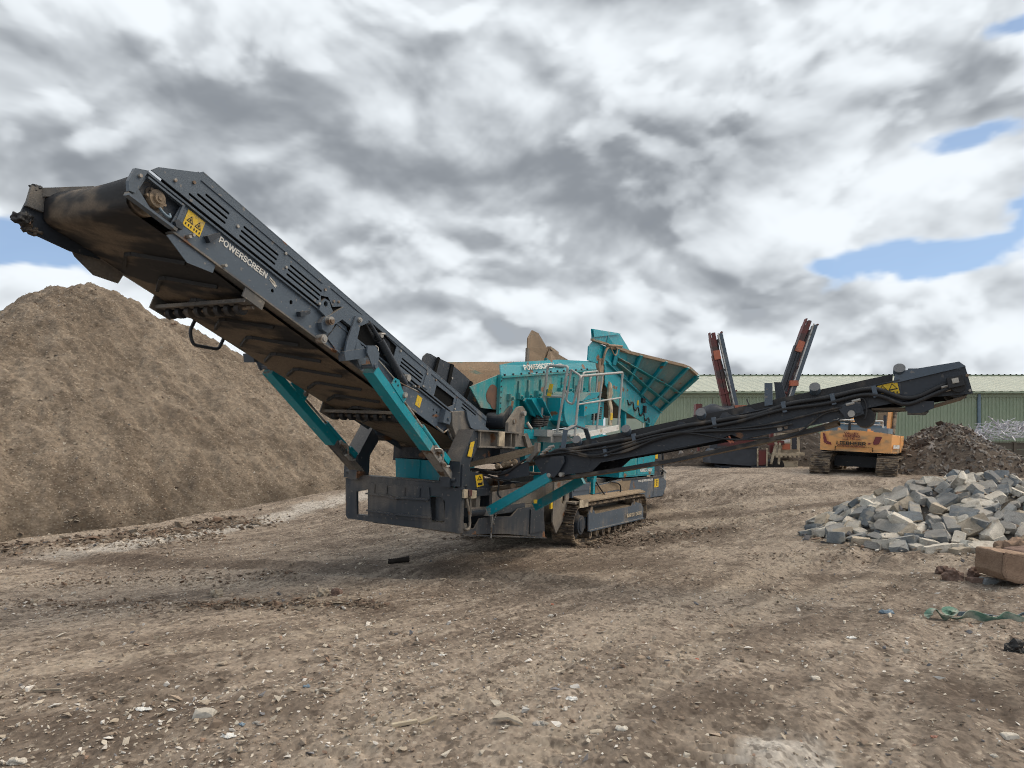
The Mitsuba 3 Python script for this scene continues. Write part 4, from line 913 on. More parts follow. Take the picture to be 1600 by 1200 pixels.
A(SC + 'beacon', cat([cyl([.84, -2.06, 1.16], [.84, -2.06, 1.22], .03, 10)]), 'mat_yellow')

# ---- screen box
SB = 'screen_box__'
A(SB + 'side_plate', prism_y(Polygon([(1.68, 2.55), (1.67, 3.29), (6.35, 3.92), (6.45, 3.4), (5.9, 2.80), (4.9, 2.50), (3.2, 2.35), (2.6, 2.45)]), -.85, -.83), 'mat_teal_worn')
A(SB + 'side_plate', prism_y(Polygon([(1.68, 2.55), (1.67, 3.29), (6.35, 3.92), (6.45, 3.4), (5.9, 2.80), (3.2, 2.35)]), .83, .85), 'mat_teal_worn')
A(SB + 'top_plate', cat([quadplate([(1.67, -.862, 3.305), (6.35, -.862, 3.935), (6.45, -.78, 4.13), (4.40, -.78, 3.93), (2.3, -.78, 3.63), (1.77, -.78, 3.52)], .02, (0, 1, 0))]), 'mat_teal')
A(SB + 'top_flange', beam([1.67, -.87, 3.285], [6.3, -.87, 3.905], .05, .03), 'mat_teal_worn')
A(SB + 'corner_strip', bx(1.64, 1.70, -.875, -.81, 2.55, 3.33), 'mat_teal_worn')
for x, z in ((2.35, 2.66), (2.75, 2.72), (3.3, 2.78), (4.35, 2.92), (5.0, 3.0)):
    A(SB + 'stiffener', bx(x, x + .05, -.885, -.852, z, z + .62), 'mat_teal_worn')
for x, z in ((2.01, 2.955), (2.38, 3.005), (2.76, 3.055), (3.16, 3.11), (3.70, 3.185), (4.25, 3.26), (4.7, 3.33), (5.11, 3.385), (5.45, 3.42)):
    A(SB + 'clamp_block', cat([bx(x - .06, x + .06, -.93, -.852, z - .07, z + .05), cyl([x, -.93, z - .02], [x, -.98, z - .02], .03, 10)]), 'mat_teal_worn')
A(SB + 'rivets', cat([cyl([1.8 + k * .33, -.852, 3.30 + k * .33 * .1347 + .04], [1.8 + k * .33, -.88, 3.34 + k * .33 * .1347], .02, 8) for k in range(13)] + [cyl([1.67, -.875, 2.62 + .1 * k], [1.67, -.89, 2.62 + .1 * k], .015, 6) for k in range(7)]), 'mat_dark')
stuff(SB and SM + '__' + SB + 'rivets')
dx = (3.94 - 2.57)
A(SB + 'lettering', put(text('POWERSCREEN', 1.38, .10), [2.57, -.875, 3.51], np.array([1.37, .0, .20]) / np.hypot(1.37, .2), [0, .38, .925], np.array([0, -.925, .38])), 'mat_white')
A(SB + 'emblem', prism_y(union_all([Polygon([(4.02, 3.78), (4.3, 3.83), (4.45, 3.82), (4.2, 3.79)]), Polygon([(4.05, 3.74), (4.35, 3.79), (4.5, 3.77), (4.25, 3.75)])]), -.86, -.82), 'mat_white')
A(SB + 'spring_bracket', cat([prism_y(Polygon([(2.38, 2.91), (2.45, 2.97), (3.15, 3.02), (3.30, 2.95), (3.60, 2.60), (3.2, 2.55), (2.75, 2.66)]), -1.0, -.96)] + [quadplate([(x, -1.12, z), (x, -.85, z + .02), (x + .5, -.85, 2.66), (x + .5, -1.12, 2.62)], .02, (0, 0, 1)) for x, z in ((2.45, 2.93), (2.9, 2.98))]), 'mat_teal')
A(SB + 'spring_bracket', prism_y(Polygon([(5.55, 3.35), (5.85, 3.36), (6.4, 3.05), (6.35, 2.98), (5.9, 3.0)]), -1.0, -.96), 'mat_teal')
for x0, x1, z0, z1 in ((2.92, 3.02, 2.44, 2.68), (3.16, 3.26, 2.46, 2.68), (6.12, 6.18, 2.72, 3.04)):
    t = np.linspace(0, 1, 90)
    A(SB + 'spring', tube(np.stack([x0 + (x1 - x0) * t + .11 * np.cos(t * 40), -1.0 + .11 * np.sin(t * 40), z0 + (z1 - z0) * t], 1), .016, 6), 'mat_rubber', smooth=True)
A(SB + 'motor_housing', cat([cyl([4.15, -.86, 2.86], [4.15, -1.2, 2.86], .36, 26), bx(3.68, 4.5, -1.15, -.86, 2.60, 3.06)]), 'mat_teal', smooth=35)
A(SB + 'belt_guard', cat([prism_y(Polygon([(4.60, 3.05), (5.45, 3.19), (5.48, 2.86), (5.0, 2.80), (4.62, 2.74)]), -1.30, -1.05), prism_y(Point(4.7, 2.62).buffer(.28), -1.2, -1.1), prism_y(Polygon([(4.6, 3.06), (5.45, 3.2), (5.8, 3.35), (5.1, 3.28)]), -1.25, -.9)]), 'mat_teal')
A(SB + 'cross_tube', cat([cyl([x, -.83, z], [x, .83, z], .07, 12) for x, z in ((2.2, 3.0), (3.4, 3.1), (4.8, 3.2), (5.8, 3.4))]), 'mat_dark')
A(SB + 'deck', cat([beam([1.8, 0, 2.95], [6.3, 0, 3.45], 1.6, .03), beam([1.8, 0, 2.6], [6.0, 0, 3.0], 1.6, .03)]), 'mat_worn')
A(SB + 'rear_chute_side', cat([quadplate([(.72, -.80, 3.03), (1.69, -.80, 3.33), (1.69, -.80, 2.70), (1.13, -.80, 2.70)], .02, (0, 1, 0))]), 'mat_teal_worn')
A(SB + 'rear_chute_side__bare_patch', prism_y(Point(1.50, 2.95).buffer(.19, 6).union(Point(1.56, 2.84).buffer(.14, 6)).union(Point(1.40, 2.93).buffer(.13, 5)), -.808, -.803), 'mat_rusted')
labels[SM + '__' + SB + 'rear_chute_side__bare_patch'] = {'label': 'rusty patch where the teal paint has worn off'}
A(SB + 'rear_chute_far_side', cat([prism_y(Polygon([(1.2, 3.05), (1.6, 3.42), (4.8, 3.75), (4.8, 3.2), (2.0, 2.7), (1.4, 2.7)]), .80, .84), quadplate([(1.6, .83, 3.42), (2.56, .86, 3.68), (5.9, .86, 4.08), (4.8, .83, 3.74)], .02, (0, 1, 0))]), 'mat_worn')
A(SB + 'subframe', cat([bx(2.2, 6.8, -1.05, -.80, 2.20, 2.38), bx(2.2, 6.8, .80, 1.05, 2.20, 2.38), bx(2.3, 2.6, -.8, .8, 2.0, 2.3), bx(2.7, 6.6, -.9, .9, 1.75, 2.2), bx(2.2, 7.4, .70, .76, 1.8, 3.2), bx(5.6, 7.4, -.70, -.64, 1.8, 3.3)]), 'mat_teal')
A(SB + 'rear_frame', cat([bx(1.0, 1.9, -.55, .8, 2.32, 2.75), bx(1.0, 2.2, .75, .95, 1.7, 2.5)]), 'mat_dark')
# legs between subframe and chassis
for x in (3.4, 6.3):
    for y in (-.85, .85):
        A(CH + 'screen_stand', bx(x, x + .18, y - .09, y + .09, 1.25, 2.2), 'mat_teal')

# ---- walkway
WK = 'walkway__'
A(WK + 'platform', cat([beam([3.0, -1.30, 2.30], [5.75, -1.30, 2.56], .80, .04)]), 'mat_galv')
A(WK + 'toe_board', prism_y(Polygon([(3.12, 2.21), (3.25, 2.33), (5.70, 2.61), (5.71, 2.49)]), -1.72, -1.70), 'mat_white')
A(WK + 'front_beam', cat([bx(2.74, 3.06, -1.33, -.80, 2.26, 2.39), bx(2.90, 3.06, -1.34, -1.05, 2.15, 2.255), prism_x(Polygon([(-1.33, 2.15), (-1.76, 2.20), (-1.46, 2.36), (-1.33, 2.36)]), 3.07, 3.10)]), 'mat_galv')
rail = lambda pts, r=.022: pipe_path(pts, r)
A(WK + 'end_gate', cat([rail([(3.15, -.97, 2.38), (3.15, -1.09, 3.66), (3.15, -1.52, 3.64), (3.15, -1.35, 2.34)], .027), rail([(3.15, -1.02, 3.06), (3.15, -1.44, 3.05)], .024)]), 'mat_galv', smooth=True)
A(WK + 'swing_gate', rail([(3.22, -1.56, 3.58), (3.22, -1.48, 2.97), (3.24, -1.62, 2.90), (3.24, -1.76, 3.46), (3.22, -1.56, 3.58)], .022), 'mat_galv', smooth=True)
A(WK + 'handrail', cat([rail([(3.20, -1.70, 2.25), (3.37, -1.70, 3.47), (5.83, -1.70, 3.80), (5.69, -1.70, 2.56)], .027), rail([(3.29, -1.70, 2.91), (5.76, -1.70, 3.22)], .02), rail([(4.36, -1.70, 2.42), (4.56, -1.70, 3.63)], .022), rail([(5.05, -1.0, 2.5), (5.20, -1.0, 3.73), (6.1, -1.0, 3.86), (5.95, -1.0, 2.6)], .024), rail([(5.07, -1.0, 3.1), (6.03, -1.0, 3.2)], .02)]), 'mat_galv', smooth=True)
A(WK + 'sign', quadplate([(3.12, -1.11, 3.06), (3.12, -1.16, 3.30), (3.12, -1.24, 3.29), (3.12, -1.20, 3.05)], .01, (-1, 0, 0)), 'mat_yellow')
A(WK + 'pipe', tube([(3.3, -1.50, 3.50), (3.3, -1.42, 3.45), (3.3, -1.40, 3.25), (3.3, -1.46, 3.1)], .018, 8, 16), 'mat_galv', smooth=True)
A(WK + 'pipe', (tube([(5.7, -1.0, 3.72), (5.62, -1.0, 3.6), (5.65, -1.0, 3.35), (5.85, -1.0, 3.2)], .03, 8, 16)), 'mat_galv', smooth=True)
A(WK + 'white_bracket', cat([prism_y(Polygon([(6.55, 3.66), (6.70, 3.62), (6.80, 3.40), (6.70, 3.22), (6.85, 3.05), (6.85, 2.62), (6.66, 2.62), (6.66, 3.0), (6.50, 3.22)]), -1.14, -1.10)]), 'mat_cream')
A(WK + 'bracket_sign', bx(6.68, 6.84, -1.15, -1.142, 2.75, 2.92), 'mat_yellow')
A(WK + 'coiled_hose', tube([(7.0 + .09 * math.cos(a), -1.02, 3.35 + .09 * math.sin(a)) for a in np.linspace(0, 6.0, 24)], .022, 8), 'mat_teal', smooth=True)

# ---- feed conveyor and hopper
HP = 'hopper__'
A('feed_conveyor__side_plate', prism_y(Polygon([(6.85, 4.26), (7.04, 4.14), (11.9, 3.16), (11.2, 2.75), (8.2, 3.12), (7.0, 3.62)]), -.86, -.84), 'mat_teal')
A('feed_conveyor__lower_plate', prism_y(Polygon([(7.15, 3.66), (8.20, 3.415), (10.3, 2.96), (10.2, 2.80), (8.1, 3.10), (7.1, 3.4)]), -.90, -.87), 'mat_teal_worn')
A('feed_conveyor__side_plate', prism_y(Polygon([(6.85, 4.26), (11.9, 3.16), (11.2, 2.75), (7.0, 3.62)]), .84, .86), 'mat_teal')
A('feed_conveyor__top_flange', beam([7.0, -.88, 4.15], [11.85, -.88, 3.18], .10, .02), 'mat_teal')
A('feed_conveyor__belt', beam([6.8, 0, 3.95], [11.5, 0, 3.0], 1.55, .05), 'mat_belt')
A('feed_conveyor__head_roller', cat([cyl([6.75, -.84, 4.02], [6.75, .84, 4.02], .16, 18), prism_y(Polygon([(6.6, 4.22), (6.85, 4.26), (7.05, 3.95), (6.8, 3.3), (6.6, 3.4)]), -.83, -.80)]), 'mat_worn', smooth=35)
A('feed_conveyor__fittings', cat([bx(9.9, 10.15, -.92, -.86, 3.38, 3.5), bx(10.1, 10.25, -.93, -.86, 3.1, 3.3)] + [tube([(8.6 + .5 * k, -.90, 3.35 - .12 * k), (8.8 + .5 * k, -.93, 3.25 - .12 * k), (8.95 + .5 * k, -.92, 3.32 - .12 * k), (9.15 + .5 * k, -.9, 3.2 - .12 * k)], .02, 6, 14) for k in range(4)]), 'mat_rubber')
stuff(SM + '__feed_conveyor__fittings')
A('feed_conveyor__warning_plate', bx(9.55, 9.68, -.875, -.862, 3.28, 3.42), 'mat_yellow')
rim = [(7.18, .80, 4.59), (8.13, 1.0, 4.57), (10.4, 2.0, 4.44), (11.15, 2.1, 4.27)]
low = [(6.99, .80, 4.27), (8.33, .85, 3.99), (10.38, .85, 3.43), (11.71, .90, 3.26)]


def strip(a, b, t, s):
    v, f = [], []
    n = len(a)
    for k, pts in enumerate((a, b, [np.array(q) + np.array([0, t, .0]) for q in a], [np.array(q) + np.array([0, t, 0]) for q in b])):
        v += [np.array(q) for q in pts]
    for i in range(n - 1):
        f += [[i, i + 1, n + i + 1], [i, n + i + 1, n + i], [2 * n + i, 3 * n + i, 3 * n + i + 1], [2 * n + i, 3 * n + i + 1, 2 * n + i + 1]]
    m = trimesh.Trimesh(v, f, process=False)
    return m


for s in (-1, 1):
    R = [(x, s * y, z) for x, y, z in rim]
    Lw = [(x, s * y, z) for x, y, z in low]
    rr, ll = np.array(R), np.array(Lw)
    ts = np.linspace(0, 1, 13)
    pr = np.stack([np.interp(ts, [0, .25, .8, 1], rr[:, k]) for k in range(3)], 1)
    pl = np.stack([np.interp(ts, [0, .27, .72, 1], ll[:, k]) for k in range(3)], 1)
    A(HP + 'wall', strip(pr, pl, -s * .02, s), 'mat_teal' if s < 0 else 'mat_worn')
    A(HP + 'rim', cat([beam(pr[k], pr[k + 1], .10, .075) for k in range(12)]), 'mat_worn')
    A(HP + 'lower_edge', cat([beam(pl[k], pl[k + 1], .08, .06) for k in range(12)]), 'mat_teal')
    ribs = []
    for j, tt in enumerate((.10, .35, .58, .80, .985)):
        a = np.array([np.interp(tt, ts, pr[:, k]) for k in range(3)])
        b = np.array([np.interp(tt, ts, pl[:, k]) for k in range(3)])
        o = np.array([0, s * .05, 0])
        A(HP + 'rib', beam(a + o, b + o, .10, .10), 'mat_teal')
        ribs.append((a, b))
    for j in range(4):
        for q in (.52, .80):
            (a, b), (c, d) = ribs[j], ribs[j + 1]
            A(HP + 'web', beam(a + (b - a) * q + [0, s * .07, 0], c + (d - c) * q + [0, s * .07, 0], .14, .02), 'mat_teal_worn')
    A(HP + 'end_rib', cat([beam(pr[-1] + [0, s * .02, -.04], pl[-1], .12, .10)]), 'mat_teal_worn')
A(HP + 'rear_panel', cat([quadplate([(5.95, -.80, 4.10), (5.97, -.80, 4.43), (6.25, -.80, 4.60), (7.18, -.80, 4.57), (6.99, -.80, 4.10)], .03, (0, 1, 0)), beam([6.95, -.84, 4.55], [6.85, -.84, 4.1], .05, .07)]), 'mat_teal')
A(HP + 'rear_panel', quadplate([(5.95, .80, 4.08), (5.97, .80, 4.42), (7.18, .80, 4.57), (8.67, .9, 4.46), (8.5, .9, 4.0), (6.99, .80, 4.05)], .03, (0, 1, 0)), 'mat_worn')
A(HP + 'flap', quadplate([(6.11, -.80, 4.86), (8.02, -.80, 5.05), (8.72, -.86, 4.70), (7.3, -.82, 4.60), (6.17, -.80, 4.59), (6.16, -.80, 4.66)], .03, (0, 1, 0)), 'mat_teal')
A(HP + 'flap_fold', quadplate([(6.14, -.84, 4.67), (7.98, -.86, 5.02), (8.0, -.84, 5.03), (6.12, -.82, 4.86)], .012, (0, -1, 0)), 'mat_teal')
A(HP + 'flap_gusset', quadplate([(7.0, -.82, 4.60), (7.05, -.84, 4.84), (7.25, -.95, 4.60)], .02, (0, -1, 0)), 'mat_teal')
A(HP + 'flap_edge', beam([6.05, -.83, 4.60], [8.7, -.87, 4.66], .07, .05), 'mat_worn')
A(HP + 'flap', quadplate([(5.97, .80, 4.42), (5.96, .80, 4.66), (6.18, .80, 4.89), (6.52, .80, 4.87), (7.21, .82, 4.53)], .03, (0, 1, 0)), 'mat_worn')
A(HP + 'far_strut', beam([6.0, .82, 4.0], [6.0, .82, 4.42], .06, .10), 'mat_grimy')
A(HP + 'hinge_hoses', cat([tube([(6.9, -.86, 4.62), (7.1, -.95, 4.50), (7.25, -.98, 4.38), (7.42, -.98, 4.48), (7.5, -.95, 4.6), (7.6, -.93, 4.62)], .016, 6, 24), cyl([6.9, -.92, 4.58], [7.7, -1.0, 4.66], .03, 8), tube([(6.75, -.86, 4.1), (6.8, -.9, 4.4), (7.0, -.9, 4.55)], .03, 6, 12), beam([7.35, -.95, 4.60], [8.1, -1.02, 4.58], .05, .06)]), 'mat_worn')
A(HP + 'back_wall', quadplate([(11.15, -2.1, 4.27), (11.15, 2.1, 4.27), (11.71, .9, 3.26), (11.71, -.9, 3.26)], .03, (1, 0, 0)), 'mat_teal')
for x in (8.6, 10.8):
    for s in (-1, 1):
        A(HP + 'support', beam([x, s * .8, 3.3], [x + .2, s * .78, 2.0], .12, .12), 'mat_teal')

# ---- power unit
PU = 'power_unit__'
A(PU + 'canopy', cat([bx(7.4, 10.45, -1.18, 1.18, 1.34, 1.92), bx(7.4, 8.6, -1.18, 1.18, 1.9, 2.1)]), 'mat_teal')
A(PU + 'door', cat([bx(8.82, 10.40, -1.195, -1.182, 1.38, 1.90)]), 'mat_teal')
A(PU + 'door', cat([bx(7.70, 8.72, -1.195, -1.182, 1.38, 1.82)]), 'mat_teal_worn')
A(PU + 'end_box', cat([bx(10.47, 11.2, -1.15, 1.15, 1.30, 2.02)]), 'mat_dark')
A(PU + 'exhaust_pipes', cat([tube([(11.3, -1.1, 2.2), (11.45, -1.12, 1.9), (11.5, -1.12, 1.6), (11.45, -1.1, 1.2)], .035, 8, 16), cyl([11.25, -1.0, 1.75], [11.45, -1.0, 1.75], .07, 10), bx(11.2, 11.55, -1.16, -1.12, 1.4, 1.46)]), 'mat_dark')
A(PU + 'mirror_arm', cat([beam([11.25, -1.16, 1.52], [11.55, -1.22, 1.38], .05, .03), bx(11.4, 11.6, -1.2, -1.18, 1.2, 1.45)]), 'mat_galv')
A(PU + 'sign', bx(10.55, 10.80, -1.16, -1.152, 1.80, 2.0), 'mat_yellow')
A(PU + 'lower_body', prism_y(Polygon([(5.74, 1.0), (5.74, 1.22), (7.60, 1.30), (11.24, 1.26), (11.68, 1.13), (11.66, .95), (11.33, .69), (9.81, .70), (7.3, 1.0)]), -1.20, -1.16), 'mat_slate')
A(PU + 'lower_body', prism_y(Polygon([(5.74, 1.0), (7.60, 1.30), (11.24, 1.26), (11.68, 1.13), (11.33, .69), (9.81, .70), (7.3, 1.0)]), 1.16, 1.20), 'mat_slate')
A(PU + 'lower_end', cat([bx(11.25, 11.66, -1.16, 1.16, .72, 1.12), bx(7.6, 11.25, -1.22, 1.2, 1.26, 1.30), bx(11.66, 11.75, -1.15, -.9, .95, 1.15)]), 'mat_dark')
A(PU + 'lower_body_seam', cat([bx(10.33, 10.345, -1.206, -1.20, .73, 1.26), beam([9.82, -1.21, .70], [11.33, -1.21, .69], .03, .02)]), 'mat_hole')
A(PU + 'dusty_panel', prism_y(Polygon([(5.74, 1.03), (5.74, 1.19), (7.7, 1.28), (8.3, 1.27), (8.1, .98), (7.3, 1.05)]), -1.208, -1.202), 'mat_mudcap')
A(PU + 'warning_plate', bx(10.42, 10.84, -1.21, -1.202, .98, 1.22), 'mat_yellow')
A(PU + 'warning_plate_mark', cat([bx(10.58, 10.70, -1.215, -1.211, 1.03 + .06 * k, 1.06 + .06 * k) for k in range(3)]), 'mat_black')
A(PU + 'lettering', put(text('www.powerscreen.com', 1.35, .075), [8.9, -1.203, 1.185], [1, 0, 0], [0, 0, 1], [0, -1, 0]), 'mat_white')
A(PU + 'lettering', put(text('WARRIOR 1400X', 1.1, .085), [9.05, -1.197, 1.45], [1, 0, 0], [0, 0, 1], [0, -1, 0]), 'mat_white')
A(PU + 'reflector', cat([bx(9.6, 9.85, -1.24, -1.22, 1.31, 1.35)]), 'mat_cream')
A(PU + 'cable_loop', tube([(5.75, -1.22, 1.28), (6.0, -1.25, 1.1), (6.4, -1.26, .92), (6.8, -1.26, .85), (7.25, -1.26, .90), (7.35, -1.26, 1.08), (7.1, -1.25, 1.22), (6.6, -1.24, 1.30)], .016, 6, 40), 'mat_black', smooth=True)
A(PU + 'fuel_tank', cat([bx(4.5, 5.5, -1.16, -.8, .98, 1.28), bx(4.55, 5.45, -1.18, -1.161, 1.12, 1.26)]), 'mat_slate')
A(PU + 'teal_post', cat([bx(5.56, 5.68, -1.22, -1.16, 1.02, 1.36)]), 'mat_teal')

# ================================================================== background: shed, wall, scrap, heaps
def frame(x, y, z, yaw_deg, roll_deg=0.0):
    """local frame: +y forward, +x right, z up"""
    a, r = math.radians(yaw_deg), math.radians(roll_deg)
    f = np.array([math.sin(a), math.cos(a), 0])
    rt = np.array([math.cos(a), -math.sin(a), 0])
    up = np.array([0, 0, 1.0])
    rt2 = rt * math.cos(r) - up * math.sin(r)
    up2 = up * math.cos(r) + rt * math.sin(r)
    M = np.eye(4)
    M[:3, 0], M[:3, 1], M[:3, 2], M[:3, 3] = rt2, f, up2, (x, y, z)
    return M


SH = 'metal_shed'
tag(SH, 'long low pale green corrugated metal shed behind the yard', 'shed')
SY, SE, SRY, SRZ = 62.0, 6.20, 74.0, 8.68


def corrug(x0, x1, z0, z1, y, pitch, dep):
    xs, zs = [], []
    x = x0
    while x < x1:
        for a, b in ((0, 0), (.55, 0), (.65, 1), (.90, 1)):
            xs.append(x + a * pitch)
            zs.append(b * dep)
        x += pitch
    xs, zs = np.array(xs), np.array(zs)
    n = len(xs)
    return xs, zs, n


bays = np.arange(11.5, 66, 6.05)
for k in range(len(bays) - 1):
    xs, ds, n = corrug(bays[k], bays[k + 1] - .05, 0, 0, 0, .30, .06)
    v = np.vstack([np.c_[xs, SY - ds, np.full(n, -.2)], np.c_[xs, SY - ds, np.full(n, SE)]])
    i = np.arange(n - 1)
    add(SH + '__wall_panel', trimesh.Trimesh(v, np.vstack([np.stack([i, i + 1, i + 1 + n], 1), np.stack([i, i + 1 + n, i + n], 1)]), process=False), 'mat_shed')
    xs, ds, n = corrug(bays[k], bays[k + 1] - .03, 0, 0, 0, .9, .03)
    v = np.vstack([np.c_[xs, np.full(n, SY - .35), SE + .02 + ds], np.c_[xs, np.full(n, SRY), SRZ + ds]])
    i = np.arange(n - 1)
    add(SH + '__roof_panel', trimesh.Trimesh(v, np.vstack([np.stack([i, i + 1, i + 1 + n], 1), np.stack([i, i + 1 + n, i + n], 1)]), process=False), 'mat_shed_roof')
add(SH + '__gutter', cat([bx(11.3, 66, SY - .50, SY - .30, SE - .16, SE + .0), bx(11.3, 66, SY - .12, SY - .07, SE - .45, SE - .16)]), 'mat_shed')
add(SH + '__ridge_cap', bx(11.3, 66, SRY - .25, SRY + .25, SRZ + .02, SRZ + .12), 'mat_shed')
add(SH + '__ridge_screws', cat([bx(x, x + .12, SRY - .28, SRY - .16, SRZ + .1, SRZ + .18) for x in np.arange(11.5, 65.9, .6)]), 'mat_hole')
labels[SH + '__ridge_screws'] = {'kind': 'stuff'}
for x in (40.55, 58.7):
    add(SH + '__downpipe', bx(x, x + .22, SY - .22, SY - .07, -.2, SE - .2), 'mat_bluegrey')
labels[SH + '__downpipe'] = {'label': 'blue-grey downpipe on the shed wall'}
add(SH + '__end_wall', cat([bx(11.3, 11.45, SY - .05, 86, -.2, SE), prism_x(Polygon([(SY, SE), (SRY, SRZ), (86, SE)]), 11.3, 11.45)]), 'mat_shed')
add(SH + '__rear_roof', quadplate([(11.3, SRY, SRZ), (66, SRY, SRZ), (66, 86.3, SE), (11.3, 86.3, SE)], .05, (0, 0, 1)), 'mat_shed_roof')

RW = 'retaining_wall'
tag(RW, 'dark weathered panel wall holding back pale scrap, right of the dirt heap', 'wall')
WY = 45.0
for k in range(12):
    x = 24.0 + 1.95 * k
    add(RW + '__post', bx(x - .09, x + .09, WY - .12, WY + .12, -.2, 1.83), 'mat_board')
    for j in range(4):
        add(RW + '__board', bx(x + .10, x + 1.85, WY - .05, WY + .05, .12 + .42 * j, .12 + .42 * j + .40), 'mat_board')
add(RW + '__cap', bx(23.9, 47, WY - .14, WY + .14, 1.80, 1.86), 'mat_board')
rng = np.random.default_rng(5)
P('mat_scrap', lambda p, n, uv: mix((0.70, 0.71, 0.74), (0.32, 0.31, 0.36), noise(p.x * 3, p.y * 3, p.z * 3)), rough=0.45, metallic=0.2)
pc = []
for k in range(900):
    x, y = rng.uniform(29.3, 47), rng.uniform(WY + .2, WY + 2.6)
    top = 1.9 + .35 * (y - WY) * sm(28, 30, x) + .3 * math.sin(x * .8) + rng.uniform(-.15, .25)
    L = rng.uniform(.25, 1.3)
    d = rng.normal(size=3) * [1, .6, .32]
    d /= np.linalg.norm(d)
    c = np.array([x, y, top])
    pts = [c - d * L / 2, c + rng.normal(size=3) * .08, c + d * L / 2 + rng.normal(size=3) * .1]
    w = rng.uniform(.02, .10)
    pc += [beam(pts[0], pts[1], w, .03), beam(pts[1], pts[2], w, .03)]
add('scrap_metal', cat(pc), 'mat_scrap')
tag('scrap_metal', 'tangled pale scrap metal offcuts heaped behind the dark wall', 'scrap metal', kind='stuff')


def heap(name, cx, cy, rx, ry, h, z0, mat, seed, sharp=1.0, n=120, amp=.12, rocks=0, rock_mat=None, rs=(.05, .16), asym=0, dk=1.0):
    th = np.linspace(0, 2 * np.pi, n)
    rr = np.linspace(0, 1.25, n // 2)
    R_, A_ = np.meshgrid(rr, th, indexing='ij')
    k = np.stack([np.cos(A_), np.sin(A_), R_ * 0], -1)
    X, Y = cx + rx * R_ * np.cos(A_), cy + ry * R_ * np.sin(A_)
    p = np.stack([X, Y, X * 0], -1)

    def zf(X, Y):
        p = np.stack([X, Y, np.zeros_like(X)], -1)
        q = np.hypot((X - cx - asym * (meshkit.noise(p * .2, seed + 9) - .5)) / rx, (Y - cy) / ry) + .25 * (meshkit.fbm(p * .6, 3, seed) - .5)
        b = np.sqrt(q * q + .012) - .05
        return z0 + h * np.maximum(1 - b * sharp, -.3) + amp * 2 * (meshkit.fbm(p * 2.2, 4, seed + 1) - .5) + amp * .8 * (meshkit.fbm(p * 7, 3, seed + 3) - .5)
    m = heightfield(X, Y, zf(X, Y))
    add(name, m, mat, smooth=True)
    if rocks:
        rg = np.random.default_rng(seed)
        ms, cs = [], []
        for _ in range(rocks):
            a, r = rg.uniform(0, 2 * np.pi), rg.uniform(0, 1) ** .7
            x, y = cx + rx * r * math.cos(a), cy + ry * r * math.sin(a)
            s = rg.uniform(*rs) * (1 if rg.random() < .9 else 1.8)
            b = trimesh.convex.convex_hull(rg.normal(size=(9, 3)) * [1, .75, .5])
            b.apply_transform(trimesh.transformations.random_rotation_matrix(rg.random(3)))
            b.apply_scale(s * .6)
            b.apply_translation([x, y, float(zf(np.array(x), np.array(y)))])
            t = rg.choice(3)
            col = np.array([[.30, .27, .24], [.12, .09, .075], [.27, .25, .235]][t]) * rg.uniform(.5, .95)
            ms.append(b)
            cs.append(np.tile(col, (len(b.vertices), 1)))
        return cat(ms), np.vstack(cs)


scene['mat_rock_vc'] = {'type': 'twosided', 'bsdf': {'type': 'principled', 'base_color': {'type': 'mesh_attribute', 'name': 'vertex_color'}, 'roughness': .9, 'specular': .2}}
P('mat_darkheap', lambda p, n, uv: mix((0.035, 0.030, 0.028), (0.080, 0.068, 0.058), fbm(p.x * 5, p.y * 5, p.z * 5, 4)) * (0.6 + 0.8 * noise(p.x * 16, p.y * 16, p.z * 16)), rough=.97, spec=.1)
P('mat_soil', lambda p, n, uv: mix((0.055, 0.046, 0.040), (0.140, 0.116, 0.096), fbm(p.x * 4, p.y * 4, p.z * 4, 4)) * (0.6 + 0.8 * noise(p.x * 20, p.y * 20, p.z * 20)), rough=.97, spec=.1)
P('mat_sand', lambda p, n, uv: mix((0.16, 0.125, 0.095), (0.25, 0.20, 0.155), fbm(p.x * 4, p.y * 4, p.z * 4, 4)) * (0.8 + 0.4 * noise(p.x * 60, p.y * 60, p.z * 60)), rough=.97, spec=.1)
b1 = heap('gravel_heap', 13.5, 38.5, 8.0, 4.0, 2.75, .40, 'mat_darkheap', 61, sharp=.95, amp=.18, rocks=1100, rs=(.03, .13))
tag('gravel_heap', 'dark heap of crushed gravel behind the red machine', 'heap', kind='structure')
b2 = heap('soil_heap', 18.0, 29.2, 3.9, 3.4, 2.35, .30, 'mat_soil', 71, sharp=1.0, amp=.14, rocks=2600, rs=(.03, .12))
tag('soil_heap', 'dark brown heap of rubble and soil behind the stone blocks', 'heap', kind='structure')
b4 = heap('soil_heap_low', 24.5, 30.5, 4.0, 2.2, .5, .25, 'mat_soil', 77, sharp=1.0, amp=.14, rocks=1000, rs=(.03, .12))
labels['soil_heap_low'] = {'label': 'low dark rubble heap at the right edge in front of the wall', 'category': 'heap', 'kind': 'structure'}
b3 = heap('sand_heap', 11.2, 12.9, 2.0, 1.4, .95, -.12, 'mat_sand', 81, sharp=1.0, amp=.04)
tag('sand_heap', 'small smooth brown sand heap at the right edge behind the sandstone block', 'heap', kind='structure')
mm = cat([b1[0], b2[0], b4[0]])
cc = np.vstack([b1[1], b2[1], b4[1]])
v = np.array(mm.vertices)
add('rubble', (v, mm.faces), 'mat_rock_vc', color=cc)
tag('rubble', 'broken stones and rubble scattered over the dark heaps', 'rubble', kind='stuff')

# ================================================================== excavator
EX = 'excavator'
tag(EX, 'orange crawler excavator seen from behind, beside the dirt heap', 'excavator')
ME = frame(13.95, 28.6, .43, 33, 3.0)


def E_(part, mesh, mat, smooth=False):
    return add(EX + '__' + part, mesh, mat, ME, smooth)


